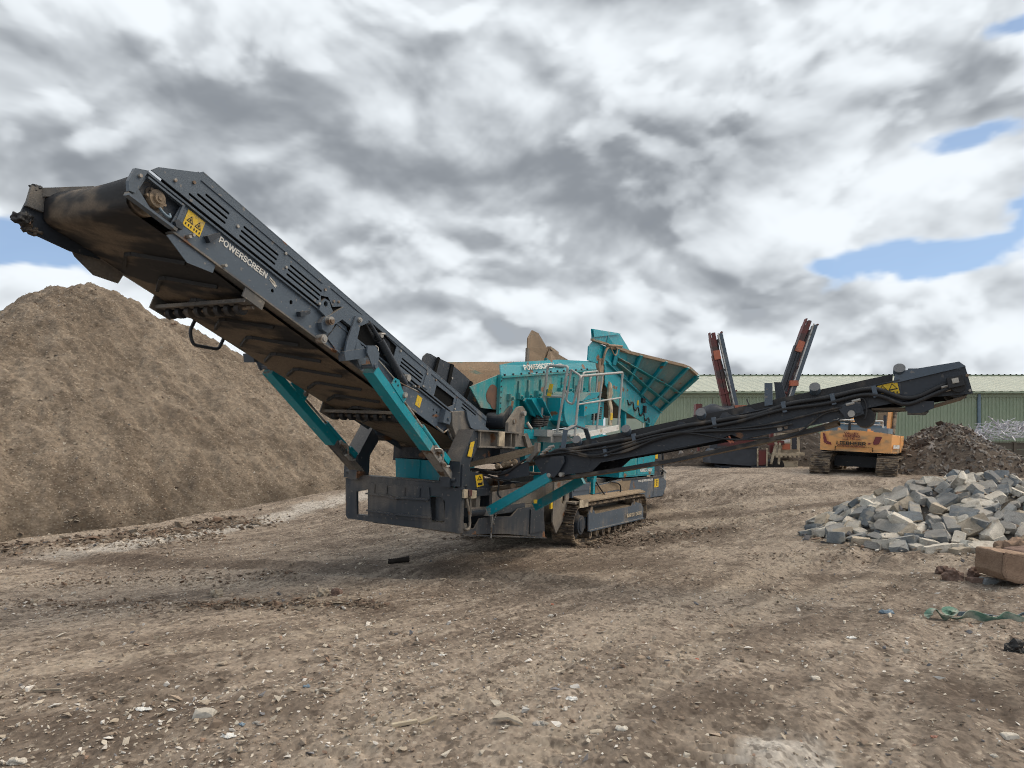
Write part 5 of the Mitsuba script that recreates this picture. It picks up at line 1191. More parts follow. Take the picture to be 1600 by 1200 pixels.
for sgn, key in ((-1, 'track'), (1, 'track_001')):
    x0, x1 = (-1.52, -.80) if sgn < 0 else (.80, 1.52)
    xs, xe = -1.55, 2.2
    lp = [(xs + .42 * math.cos(math.radians(k)), .44 + .42 * math.sin(math.radians(k))) for k in np.linspace(90, 270, 12)] + [(xe + .42 * math.cos(math.radians(k)), .44 + .42 * math.sin(math.radians(k))) for k in np.linspace(-90, 90, 12)]
    lp = LineString(lp + [lp[0]])
    N = 48
    src = None
    for k in range(N):
        a, b = lp.interpolate(lp.length * (k + .05) / N), lp.interpolate(lp.length * (k + .95) / N)
        p, q = np.array([0, a.x, a.y]), np.array([0, b.x, b.y])
        d = (q - p) / np.linalg.norm(q - p)
        nn = np.cross(d, [1, 0, 0])
        Mx = np.eye(4)
        Mx[:3, 0], Mx[:3, 1], Mx[:3, 2], Mx[:3, 3] = d, [1, 0, 0], nn, (p + q) / 2 + np.array([(x0 + x1) / 2, 0, 0])
        if src is None:
            h = np.linalg.norm(q - p) / 2
            src = add(EX + '__' + key + '__shoe', cat([trimesh.creation.box(extents=[2 * h, .72, .03])] + [bx(x - .01, x + .01, -.36, .36, -.06, .06) for x in (-h * .8, h * .2)]), 'mat_track', ME @ Mx)
        else:
            reuse(EX + '__' + key + '__shoe', src, ME @ Mx)
    E_(key + '__frame', cat([prism_x(Polygon([(-1.6, .28), (-1.6, .6), (2.2, .6), (2.2, .28)]), x0 + .12, x1 - .12), cyl([x0 + .1, xs, .44], [x1 - .1, xs, .44], .30, 16), cyl([x0 + .1, xe, .44], [x1 - .1, xe, .44], .30, 16)]), 'mat_track')
E_('undercarriage', cat([bx(-.85, .85, -.5, 1.0, .42, .85), cyl([0, .3, .8], [0, .3, 1.02], .6, 24)]), 'mat_dark')
cw = Polygon([(-1.36, .40), (-1.40, -.2), (-1.24, -1.62), (-.9, -1.80), (0, -1.90), (.9, -1.80), (1.24, -1.62), (1.40, -.2), (1.36, .40)])
cwm = prism_z(cw, 1.04, 1.80)
v = np.array(cwm.vertices)
topz = v[:, 2] > 1.5
v[:, 2] = np.where(topz, 1.86 - .16 * (np.abs(v[:, 0]) / 1.4) ** 2.2 - .0 * v[:, 1], 1.04 - .0 * v[:, 0])
low_ = ~topz
v[low_, 1] = v[low_, 1] * .96
E_('counterweight', trimesh.Trimesh(v, cwm.faces, process=False), 'mat_excavator')
E_('deck_frame', cat([bx(-1.3, 1.3, -.9, 2.0, .98, 1.10)]), 'mat_dark')
E_('counterweight_seams', cat([bx(-.66, -.64, -1.87, -1.80, 1.06, 1.22), bx(.64, .66, -1.87, -1.80, 1.06, 1.22), bx(-.64, .64, -1.905, -1.86, 1.215, 1.225)]), 'mat_hole')
E_('engine_deck', cat([bx(-1.15, 1.1, -1.45, .3, 1.78, 1.98), bx(-1.0, .9, -1.3, .1, 1.98, 2.06)]), 'mat_bluegrey')
for x in (-.62, .42):
    E_('lifting_eye', cat([bx(x, x + .10, -1.72, -1.62, 1.80, 1.93), bx(x + .10, x + .2, -1.72, -1.68, 1.80, 1.86)]), 'mat_excavator')
E_('camera', bx(-.25, -.17, -1.72, -1.6, 1.84, 2.12), 'mat_black')
E_('handrail', cat([pipe_path([(-1.2, -1.4, 1.8), (-1.2, -1.4, 2.25), (.9, -1.4, 2.25), (.9, -1.4, 1.8)], .03), pipe_path([(-1.2, -1.4, 2.1), (.9, -1.4, 2.1)], .02)]), 'mat_white', smooth=True)
E_('side_panel', cat([bx(1.24, 1.38, .42, 1.9, 1.06, 1.72)]), 'mat_excavator')
E_('side_sign', quadplate([(1.295, -1.5, 1.36), (1.42, -.55, 1.36), (1.42, -.55, 1.22), (1.295, -1.5, 1.22)], .01, (1, 0, 0)), 'mat_white')
E_('cab', prism_x(Polygon([(.3, 1.1), (.3, 2.9), (.6, 3.0), (1.6, 3.0), (2.1, 2.2), (2.1, 1.1)]), -1.35, -.35), 'mat_excavator')
E_('cab__rear_window', bx(-1.25, -.45, .27, .295, 2.1, 2.8), 'mat_glass')
E_('cab__side_window', cat([bx(-1.375, -1.352, .45, 1.9, 2.0, 2.8)]), 'mat_glass')
bm = [(.9, 1.25), (1.2, 2.2), (1.5, 3.2), (2.6, 3.75), (4.4, 3.2), (4.5, 2.9), (2.7, 3.25), (1.95, 2.85), (1.6, 1.9), (1.45, 1.25)]
E_('boom', prism_x(Polygon([(a, b) for a, b in bm]), .42, .80), 'mat_mudcap')
E_('boom_edge', prism_x(Polygon([(.86, 1.25), (1.16, 2.2), (1.46, 3.2), (1.56, 3.2), (1.26, 2.2), (.96, 1.25)]), .80, .92), 'mat_excavator')
E_('boom_cylinder', cat([cyl([1.02, 1.2, 1.6], [1.02, 1.9, 2.8], .08, 14), cyl([.24, 1.2, 1.6], [.24, 1.9, 2.8], .08, 14)]), 'mat_track')
E_('boom_hoses', cat([tube([(.30, 1.0, 1.8), (.32, 1.2, 2.5), (.36, 1.5, 3.3)], .03, 6, 12), tube([(.16, .95, 1.8), (.22, 1.15, 2.4), (.30, 1.45, 3.2)], .025, 6, 12)]), 'mat_rubber')
E_('stick', beam([.61, 4.4, 3.05], [.61, 5.2, 1.1], .30, .38), 'mat_excavator')
E_('bucket', prism_x(Polygon([(4.9, 1.1), (5.5, 1.0), (5.9, .5), (5.5, .1), (4.9, .3)]), -.35, .75), 'mat_track')
for k_ in range(3):
    E_('deck_box', bx(-.95 + .62 * k_, -.50 + .62 * k_, -1.25, -.75, 2.06, 2.16 + .03 * k_), 'mat_dark' if k_ % 2 else 'mat_bluegrey')
E_('rear_mirror', cat([beam([-1.2, -.6, 2.0], [-1.45, -.6, 2.5], .03, .03), bx(-1.52, -1.40, -.62, -.58, 2.4, 2.7)]), 'mat_black')
E_('cab__roof', bx(-1.36, -.34, .25, 1.65, 3.0, 3.06), 'mat_white')
E_('exhaust', cyl([.85, -.3, 2.0], [.85, -.3, 2.5], .06, 12), 'mat_dark')


def face_text(word, xc, z, w, h, key, mat):
    t = text(word, w, h, True, .012)
    v = np.array(t.vertices)
    x = v[:, 0] - w / 2 + xc
    yb = -1.90 + .10 * (np.abs(x) / .9)
    E_(key, trimesh.Trimesh(np.c_[x, yb - .022 - v[:, 2], v[:, 1] + z], t.faces[:, ::1], process=False), mat)


face_text('VALLEY', -.10, 1.685, .50, .075, 'lettering', 'mat_maroon')
face_text('TRADING', -.10, 1.585, .60, .075, 'lettering', 'mat_maroon')
face_text('LTD', -.10, 1.49, .26, .065, 'lettering', 'mat_maroon')
face_text('LIEBHERR', -.10, 1.29, 1.02, .125, 'lettering', 'mat_black')
face_text('07860 606000', -.10, 1.215, .95, .055, 'lettering', 'mat_maroon')
E_('lettering_line', cat([bx(-.42, -.24, -1.905, -1.87, 1.49, 1.51), bx(.05, .24, -1.905, -1.87, 1.49, 1.51)]), 'mat_maroon')


def swoosh(pts):
    v = [(x, -1.90 + .10 * (abs(x) / .9) - .01, z) for x, z in pts]
    return quadplate(v, .008, (0, -1, 0))


E_('stripe_emblem', cat([swoosh([(-1.13, 1.72), (-1.05, 1.68), (-.96, 1.40), (-1.02, 1.30), (-1.08, 1.36)]), swoosh([(-.96, 1.40), (-.82, 1.36), (-.80, 1.26), (-1.0, 1.29)])]), 'mat_maroon')
E_('stripe_emblem', cat([swoosh([(.72, 1.64), (.94, 1.64), (.84, 1.36), (.68, 1.33), (.64, 1.40)]), swoosh([(.48, 1.40), (.60, 1.38), (.50, 1.32)])]), 'mat_maroon')

# ================================================================== red screening machine with two raised arms
RM = 'folded_conveyor_machine'
tag(RM, 'old red tracked screening machine with two folded conveyor arms standing upright', 'screening machine')
MR = frame(11.1, 34.0, .50, 62)


def R_(part, mesh, mat, smooth=False, M=None):
    return add(RM + '__' + part, mesh, mat, MR if M is None else M, smooth)


# local frame of the camera-facing side is built in world axes for simplicity
WR = frame(11.1, 34.0, .50, 4)
S = 34.0 / 1110


def wx_(px):
    return (px - 1165) * S


R_('tub', prism_y(Polygon([(-1.75, .35), (-1.75, .75), (-1.55, 1.02), (.35, 1.08), (.42, .25), (.1, .22)]), -.9, .9), 'mat_tarp', M=WR)
R_('tub_rim', cat([bx(-1.8, .4, -.95, -.88, 1.04, 1.12), bx(-1.75, -1.45, -.92, -.6, 1.1, 1.75)]), 'mat_dark', M=WR)
R_('red_deck', cat([bx(-1.4, .3, -.7, .7, 1.12, 1.45), bx(-1.5, .2, -.8, -.76, 1.5, 1.56)]), 'mat_red', M=WR)
R_('end_door', bx(.42, .78, -.92, -.8, .25, .98), 'mat_red', M=WR)
R_('end_frame', cat([bx(.36, .42, -.95, -.85, .2, 1.05), bx(.78, .84, -.95, -.85, .2, 1.05), beam([1.0, -.9, .3], [1.25, -.9, 1.3], .1, .1), beam([1.35, -.9, .3], [1.4, -.9, 1.3], .1, .1), bx(.9, 1.35, -.8, .5, .25, .35)]), 'mat_cream', M=WR)
R_('red_fittings', cat([bx(.85, 1.15, -.95, -.85, 1.18, 1.34), bx(1.3, 1.6, -.95, -.85, 1.2, 1.38)]), 'mat_red', M=WR)
R_('engine_box', cat([bx(1.5, 2.35, -.8, .9, .85, 1.75)]), 'mat_cream', M=WR)
R_('engine_box__vent', bx(1.98, 2.2, -.83, -.801, 1.0, 1.62), 'mat_tarp', M=WR)
R_('engine_box__red_panel', bx(1.55, 1.9, -.83, -.801, .98, 1.25), 'mat_orange', M=WR)
R_('engine_box__white_panel', bx(1.5, 1.9, -.83, -.801, 1.3, 1.6), 'mat_white', M=WR)
R_('walkway', cat([bx(1.15, 2.5, -1.0, .9, .70, .84)] + [bx(1.2 + .2 * k, 1.3 + .2 * k, -1.01, -.95, .62, .72) for k in range(6)]), 'mat_cream', M=WR)
R_('drive_wheel', cat([cyl([1.25, -.9, .22], [1.25, -.3, .22], .36, 20), cyl([1.25, -.95, .22], [1.25, -.9, .22], .12, 12)]), 'mat_black', smooth=35, M=WR)
R_('track_frame', bx(1.45, 2.25, -.85, .8, -.1, .45), 'mat_cream', M=WR)
R_('axle_beam', cat([bx(-1.3, 1.0, -.5, .5, -.05, .24), bx(-1.25, -.8, -.8, .8, -.15, .2), bx(.1, .95, -.9, -.6, .12, .2)]), 'mat_tarp', M=WR)
# tarpaulin roll and orange box on top
tv = []
xs = np.linspace(-2.2, -.55, 24)
th = np.linspace(0, 2 * np.pi, 18, endpoint=False)
for x in xs:
    s = .32 + .05 * math.sin(x * 7)
    for a in th:
        q = np.array([x, -.6 + .35 * math.cos(a), 2.72 + s * math.sin(a) + .05 * math.sin(3 * x)])
        q += .05 * (float(meshkit.noise(np.array([x * 5, math.cos(a) * 2, math.sin(a) * 2]), 3)) - .5)
        tv.append(q)
ff = []
for i in range(23):
    for j in range(18):
        a, b = i * 18 + j, i * 18 + (j + 1) % 18
        ff += [[a, b, b + 18], [a, b + 18, a + 18]]
R_('tarpaulin', trimesh.Trimesh(np.array(tv), ff, process=False), 'mat_tarp', smooth=True, M=WR)
R_('red_end_box', cat([bx(-2.42, -2.12, -.85, -.3, 2.35, 3.12), bx(-2.5, -2.35, -.8, -.5, 2.2, 2.6)]), 'mat_red', M=WR)
R_('orange_box', cat([prism_y(Polygon([(-.65, 2.6), (-.62, 3.05), (-.1, 3.05), (.1, 2.8), (.1, 2.6)]), -.9, -.2)]), 'mat_orange', M=WR)
R_('frame_posts', cat([bx(-2.3, -2.2, -.6, -.5, .9, 2.4), bx(-.3, -.15, -.6, -.4, 1.1, 2.7), bx(1.1, 1.25, -.5, -.3, .8, 2.9), bx(-2.3, 1.2, -.55, -.45, 2.3, 2.45)]), 'mat_red', M=WR)
R_('aerial', cat([beam([.25, -.5, 2.7], [-.0, -.5, 3.35], .06, .04), beam([.2, -.5, 2.95], [.5, -.5, 2.6], .05, .04)]), 'mat_dark', M=WR)


def arm(key, b, t, flip):
    """folded conveyor arm: b foot, t tip in the camera-facing frame"""
    b, t = np.array(b, float), np.array(t, float)
    d = (t - b) / np.linalg.norm(t - b)
    L = np.linalg.norm(t - b)
    s = np.array([d[2], 0, -d[0]])
    pt = lambda u, w, y=0: b + d * u * L + s * w + np.array([0, y, 0])
    if flip:
        R_(key + '__rail', cat([beam(pt(0, -.25), pt(.72, -.25), .30, .17, up=s), beam(pt(0, -.06), pt(.72, -.06), .30, .15, up=s)]), 'mat_red' if flip == 1 else 'mat_tarp', M=WR)
    R_(key + '__belt', beam(pt(-.02, .25), pt(.96, .25), .5, .15, up=s), 'mat_slate', M=WR)
    R_(key + '__belt_edge', beam(pt(-.02, .15, -.2), pt(.97, .14, -.2), .04, .05, up=s), 'mat_white', M=WR)
    R_(key + '__head', cat([beam(pt(.72, -.17), pt(.93, -.15), .42, .24, up=s), beam(pt(.78, -.04), pt(.94, -.04), .3, .10, up=s), beam(pt(.74, .04), pt(.90, .04), .2, .05, up=s)]), 'mat_red', M=WR)
    R_(key + '__orange_plate', beam(pt(.66, -.13), pt(.77, -.12), .45, .30, up=s), 'mat_orange', M=WR)
    R_(key + '__hose', tube([pt(.05, .02, -.2), pt(.3, .05, -.25), pt(.6, .0, -.2), pt(.9, .06, -.22)], .03, 6, 20), 'mat_rubber', M=WR)
    R_(key + '__tip', cat([beam(pt(.92, -.24), pt(1.0, -.22), .3, .06, up=s), beam(pt(.90, -.05), pt(.99, -.05), .3, .14, up=s), beam(pt(.93, .2), pt(.98, .36), .3, .08, up=d)]), 'mat_red', M=WR)
    R_(key + '__clamp', beam(pt(.24, -.36), pt(.24, .42), .42, .07, up=d), 'mat_red', M=WR)
    R_(key + '__clamp', beam(pt(.52, -.12), pt(.52, .18), .3, .08, up=d), 'mat_tarp', M=WR)
    return pt


arm('folded_arm', (wx_(1143), -.4, 2.75), (wx_(1116), -.4, 6.55), 1)
arm('folded_arm_001', (wx_(1213), -.4, 2.55), (wx_(1262), -.4, 7.05), 2)
R_('folded_arm_001__red_rail', beam((wx_(1216), -.5, 2.7), (wx_(1256), -.5, 6.4), .10, .12), 'mat_red', M=WR)
R_('folded_arm_001__orange_clamp', cat([bx(wx_(1228), wx_(1240), -.8, -.3, 3.95, 4.2)]), 'mat_orange', M=WR)
labels[RM + '__folded_arm'] = {'label': 'upright folded conveyor arm leaning left'}
labels[RM + '__folded_arm_001'] = {'label': 'upright folded conveyor arm leaning right'}

# ================================================================== stone blocks
def stone_fn(lo, hi, spots):
    def f(p, n, uv):
        a = fbm(p.x * 2.6, p.y * 2.6, p.z * 2.6, 4)
        g = noise(p.x * 70, p.y * 70, p.z * 70)
        c = mix(lo, hi, smoothstep(0.3, 0.7, a)) * (0.78 + 0.44 * g)
        c = mix(c, C3(spots), smoothstep(0.56, 0.70, fbm(p.x * 6 + 4, p.y * 6, p.z * 6, 4)) * 0.7)
        return mix(c, C3((0.36, 0.31, 0.25)), smoothstep(0.5, 0.95, n.z) * 0.30)
    return f


P('mat_stone_blue', stone_fn((0.115, 0.132, 0.150), (0.25, 0.27, 0.285), (0.32, 0.30, 0.26)), rough=.85, spec=.25)
P('mat_stone_grey', stone_fn((0.25, 0.248, 0.24), (0.40, 0.39, 0.37), (0.16, 0.155, 0.15)), rough=.9, spec=.2)
P('mat_stone_pale', stone_fn((0.40, 0.385, 0.35), (0.60, 0.575, 0.52), (0.25, 0.22, 0.18)), rough=.9, spec=.2)
P('mat_stone_tan', stone_fn((0.27, 0.235, 0.19), (0.40, 0.355, 0.29), (0.18, 0.155, 0.125)), rough=.9, spec=.2)
P('mat_sandstone', lambda p, n, uv: mix((0.195, 0.135, 0.102), (0.31, 0.225, 0.168), fbm(p.x * 3, p.y * 3, p.z * 7, 4)) * (0.75 + 0.5 * noise(p.x * 60, p.y * 60, p.z * 60)), rough=.95, spec=.15)
P('mat_brown_stone', lambda p, n, uv: mix((0.125, 0.088, 0.076), (0.21, 0.15, 0.125), fbm(p.x * 6, p.y * 6, p.z * 6, 4)) * (0.75 + 0.5 * noise(p.x * 60, p.y * 60, p.z * 60)), rough=.95, spec=.15)


def rough_block(rg, dims, cut=.16, jag=.03):
    """a quarried block: a box with skewed faces, broken corners and a worn surface"""
    d = np.array(dims) / 2
    c = np.array([[i, j, k] for i in (-1, 1) for j in (-1, 1) for k in (-1, 1)]) * d
    c = c * (1 + rg.uniform(-.16, .10, (8, 3)))
    pts = []
    for q in c:
        r = rg.uniform(.03, cut) if rg.random() < .8 else rg.uniform(.2, .45)
        for ax in range(3):
            e = q.copy()
            e[ax] -= np.sign(q[ax]) * r * min(2 * d[ax], .25)
            pts.append(e)
    m = trimesh.convex.convex_hull(np.array(pts))
    m = m.subdivide_to_size(max(dims) * .34)
    m.merge_vertices()
    v = np.array(m.vertices)
    n = meshkit.fbm(v * 7 + rg.uniform(0, 50, 3), 3, 2) - .5
    v = v + m.vertex_normals * n[:, None] * jag * 1.6
    return trimesh.Trimesh(v, m.faces, process=False)


rg = np.random.default_rng(42)
MATS = ['mat_stone_blue', 'mat_stone_grey', 'mat_stone_pale', 'mat_stone_tan']
LAB = {'mat_stone_blue': 'dark blue-grey building stone in the loose pile on the right', 'mat_stone_grey': 'mid grey building stone in the loose pile on the right',
       'mat_stone_pale': 'pale whitish building stone in the loose pile on the right', 'mat_stone_tan': 'tan building stone in the loose pile on the right'}
vars_ = []
for mtn, cnt in zip(MATS, (8, 8, 6, 6)):
    for k in range(cnt):
        L = rg.uniform(.24, .60)
        dims = (L, rg.uniform(.17, .30) * (.8 + .4 * L), rg.uniform(.10, .20))
        vars_.append((mtn, mikit.ply(rough_block(rg, dims), mtn, smooth=25), dims))


def pile_z(x, y):
    """smooth body of the stone pile above the ground"""
    a = np.hypot((x - 10.6) / 3.7, (y - 16.0) / 3.0)
    b = np.hypot((x - 8.95) / 1.9, (y - 15.2) / 1.7)
    return np.maximum(1.18 * np.maximum(1 - a ** 1.5, 0), .55 * np.maximum(1 - b ** 1.6, 0))


placed = []
tries = 0
while len(placed) < 298 and tries < 60000:
    tries += 1
    x, y = rg.uniform(5.6, 13.4), rg.uniform(12.4, 18.6)
    h = float(pile_z(np.array(x), np.array(y)))
    fringe = np.hypot((x - 10.6) / 3.9, (y - 15.4) / 3.2)
    if h < .02 and (fringe > 1.0 or rg.random() < .90):
        continue
    if y > 17.2 and rg.random() < .6:
        continue
    if math.hypot((x - 11.4) / 1.6, (y - 12.9) / 1.1) < 1:
        continue
    if x / y > .80:
        continue
    if any((x - a) ** 2 + (y - b) ** 2 < .245 ** 2 for a, b in placed):
        continue
    placed.append((x, y))
    wts = np.array([.27, .27, .32, .14])
    mt = rg.choice(4, p=wts)
    cand = [v for v in vars_ if v[0] == MATS[mt]]
    mtn, ply_, dims = cand[rg.integers(len(cand))]
    g0 = float(ground_z(np.array(x), np.array(y)))
    e = .15
    gx = float(pile_z(np.array(x + e), np.array(y)) - pile_z(np.array(x - e), np.array(y))) / (2 * e)
    gy = float(pile_z(np.array(x), np.array(y + e)) - pile_z(np.array(x), np.array(y - e))) / (2 * e)
    nrm = np.array([-gx, -gy, 1.0]) + rg.normal(size=3) * ([.55, .55, .1] if h > .1 else [.15, .15, .05])
    nrm /= np.linalg.norm(nrm)
    t = rg.normal(size=3)
    t -= nrm * (t @ nrm)
    t /= np.linalg.norm(t)
    Mx = np.eye(4)
    sc = rg.uniform(.72, 1.25)
    Mx[:3, :3] = np.stack([t, np.cross(nrm, t), nrm], 1) * sc
    Mx[:3, 3] = (x, y, g0 + h + (.02 if h > .1 else dims[2] * sc * .42))
    key = numbered('stone_block')
    scene[key] = {**ply_, 'to_world': T(Mx.tolist())}
    ba = x / y
    zone = 'left tip' if ba < .50 else 'left part' if ba < .57 else 'middle left' if ba < .615 else 'middle right' if ba < .66 else 'right part' if ba < .71 else 'right edge'
    depth = 'front foot' if y < 13.9 else 'lower slope' if y < 14.7 else 'middle slope' if y < 15.5 else 'upper slope' if y < 16.4 else 'crest' if y < 17.2 else 'back'
    tilt = 'lying flat' if nrm[2] > .90 else 'tilted' if nrm[2] > .72 else 'on edge'
    lb = '%s %s building stone %s, %s of the stone pile, %s' % ('long' if dims[0] * sc > .52 else 'short' if dims[0] * sc < .42 else 'medium', {'mat_stone_blue': 'blue-grey', 'mat_stone_grey': 'grey', 'mat_stone_pale': 'pale', 'mat_stone_tan': 'tan'}[mtn], tilt, depth, zone)
    tag(key, lb, 'stone block', group='building stones of the loose pile')
same = {}
for k_ in [k_ for k_ in labels if k_.startswith('stone_block') and labels[k_].get('group')]:
    same.setdefault(labels[k_]['label'], []).append(k_)
for lb, ks in same.items():
    if len(ks) > 1:
        ks = sorted(ks, key=lambda k_: float(np.array(scene[k_]['to_world'].matrix)[0, 3] / np.array(scene[k_]['to_world'].matrix)[1, 3]))
        for k_, w_ in zip(ks, {2: ('left one', 'right one'), 3: ('left one', 'middle one', 'right one')}.get(len(ks), ('leftmost', 'second leftmost', 'third leftmost', 'fourth leftmost', 'fifth leftmost', 'sixth leftmost'))):
            labels[k_]['label'] = lb + ', ' + w_
# small broken stone filling the gaps of the pile
px_, py_ = np.meshgrid(np.linspace(5.4, 15.5, 130), np.linspace(12.2, 19.6, 100), indexing='ij')
pz = pile_z(px_, py_)
pp = np.stack([px_, py_, px_ * 0], -1)
zz = ground_base(px_, py_) + pz - .10 + .12 * (meshkit.fbm(pp * 3, 3, 7) - .5) - .25 * (pz < .05)
P('mat_pilecore', lambda p, n, uv: mix((0.05, 0.046, 0.043), (0.16, 0.145, 0.13), fbm(p.x * 6, p.y * 6, p.z * 6, 4)), rough=.97, spec=.1)
add('stone_fines', heightfield(px_, py_, zz), 'mat_pilecore', smooth=True)
tag('stone_fines', 'dark dirt and stone chips between the piled building stones', 'rubble', kind='stuff')

# ================================================================== single things on the ground
def at(px, py):
    """where the sight line through a pixel of the photograph meets the yard"""
    d = np.array([(px - 800) / 1110.0, 1.0, -(py - 690) / 1110.0])
    lo, hi = 2.0, 45.0
    for y in np.linspace(2.0, 45, 900):
        q = d * y
        if q[2] + EYE < float(ground_base(np.array(q[0]), np.array(q[1]))):
            return np.array([q[0], y, float(ground_z(np.array(q[0]), np.array(q[1])))])
    return d * 30


def one(name, mesh, mat, label, cat_, loc=None, smooth=25, M=None):
    if loc is not None:
        mesh = mesh.copy()
        mesh.apply_translation(loc)
    k = add(name, mesh, mat, M, smooth)
    tag(k, label, cat_)
    return k


def crumple(seed, r, sc):
    m = trimesh.creation.icosphere(3, r)
    v = np.array(m.vertices) * sc
    v += m.vertex_normals * (meshkit.fbm(v / r * 1.6 + seed, 3, seed) - .5)[:, None] * r * 1.5
    return trimesh.Trimesh(v, m.faces, process=False)


rg = np.random.default_rng(7)
# big sandstone block at the right edge
def carved(poly, y0, y1, seed, amp=.05, res=.06):
    b = prism_y(Polygon(poly), y0, y1)
    b = trimesh.Trimesh(b.vertices, b.faces, process=True).subdivide_to_size(res)
    b.merge_vertices()
    b = trimesh.smoothing.filter_laplacian(b, iterations=2, lamb=.5)
    v = np.array(b.vertices)
    v = v + b.vertex_normals * (meshkit.fbm(v * 5, 5, seed) - .5)[:, None] * amp
    return trimesh.Trimesh(v, b.faces, process=False)


one('sandstone_block', carved([(-.33, .14), (-.28, .04), (-.1, -.01), (.28, -.05), (.30, .01), (.85, .02), (.9, .24), (.30, .255), (.22, .24), (.14, .32), (.11, .40), (-.31, .43)], -.34, .28, 5), 'mat_sandstone', 'large brown sandstone block with a broken corner at the right edge', 'stone block', at(1578, 916) + [.14, .22, .075], 40)
one('broken_stone', carved([(.0, .1), (.15, .42), (.5, .46), (.9, .42), (.95, .1)], .0, .5, 9), 'mat_brown_stone', 'purplish grey broken stone lodged in the notch of the sandstone block', 'stone', at(1578, 916) + [.16, .12, .05], 40)
one('sandstone_slab', crumple(31, .42, [1.5, .8, .42]), 'mat_sandstone', 'pale orange sandstone slab lying behind the large sandstone block', 'stone block', at(1600, 880) + [.45, .5, .20])
one('broken_stone', crumple(51, .13, [1.15, .8, .85]), 'mat_brown_stone', 'reddish brown broken stone left of the large sandstone block', 'stone', at(1492, 910) + [0, 0.05, .07])
one('broken_stone', crumple(57, .08, [1.2, .9, .9]), 'mat_brown_stone', 'small red-brown stone just behind the reddish broken stone', 'stone', at(1480, 900) + [0, .12, .05])
one('broken_stone', crumple(63, .08, [1.0, .9, 1.1]), 'mat_brown_stone', 'dark brown stone touching the left side of the sandstone block', 'stone', at(1524, 906) + [0, .05, .06])
for k in range(2):
    one('support_stone', rough_block(rg, (.2, .16, .13), .3), 'mat_stone_blue' if k % 2 else 'mat_brown_stone', ['small reddish stone wedged under the left of the large sandstone block', 'small blue-grey stone wedged under the middle of the large sandstone block'][k], 'stone', at(1542 + 22 * k, 916) + [0, .28, .02])


# lifting strap: flat webbing lying in loops
def webbing(path, w, tw):
    p = np.array(path, float)
    from scipy.interpolate import CubicSpline
    t = np.r_[0, np.cumsum(np.linalg.norm(np.diff(p, axis=0), axis=1))]
    q = np.linspace(0, t[-1], 110)
    c = CubicSpline(t, p)(q)
    a = np.interp(q, t, tw)
    d = np.gradient(c, axis=0)
    d /= np.linalg.norm(d, axis=1, keepdims=True)
    side = np.cross(d, [0, 0, 1.0])
    side /= np.linalg.norm(side, axis=1, keepdims=True) + 1e-9
    up = np.cross(side, d)
    s = side * np.cos(a)[:, None] + up * np.sin(a)[:, None]
    nn = np.cross(d, s)
    v = np.concatenate([c + s * w / 2 + nn * .003, c - s * w / 2 + nn * .003, c - s * w / 2 - nn * .003, c + s * w / 2 - nn * .003], 1).reshape(-1, 3)
    f = []
    for i in range(109):
        for k in range(4):
            x, y = 4 * i + k, 4 * i + (k + 1) % 4
            f += [[x, y, y + 4], [x, y + 4, x + 4]]
    m = trimesh.Trimesh(v, f, process=False)
    m.fix_normals()
    return m


P('mat_webbing', lambda p, n, uv: mix((0.12, 0.225, 0.18), (0.38, 0.42, 0.36), smoothstep(0.36, 0.62, fbm(p.x * 9, p.y * 9, p.z * 9, 3))) * (0.8 + 0.4 * noise(p.x * 160, p.y * 160, p.z * 160)), rough=.9, spec=.1)
o = at(1452, 968)
wp = [(0, 0, .03), (.02, .02, .10), (.08, .03, .12), (.13, .0, .06), (.18, -.03, .03), (.26, 0, .04), (.30, .03, .10), (.24, .05, .11), (.22, .0, .05), (.33, -.04, .03), (.42, -.06, .08), (.52, -.10, .06), (.66, -.14, .03), (.80, -.10, .07), (.95, -.15, .025), (1.1, -.14, .03), (1.22, -.17, .07), (1.5, -.25, .03)]
tw = [.3, .2, .1, .5, .9, .6, .4, .3, .2, .5, 1.1, 1.2, .9, 1.3, 1.4, .8, 1.1, .6]
k1 = add('lifting_strap', webbing([(o[0] + a, o[1] + b_, o[2] + c) for a, b_, c in wp], .105, tw), 'mat_webbing', smooth=40)
tag(k1, 'faded green webbing strap lying in loops on the dirt at the right', 'strap')
wp2 = [(.36, .05, .06), (.50, .06, .05), (.75, .0, .03), (.95, -.02, .02), (1.08, .0, .07), (1.16, -.02, .08), (1.2, -.05, .03), (1.5, -.10, .02)]
add('lifting_strap__grey_ply', webbing([(o[0] + a, o[1] + b_, o[2] + c) for a, b_, c in wp2], .055, [1.3, 1.2, 1.1, 1.2, .9, .8, 1.0, .9]), 'mat_bluegrey', smooth=40)


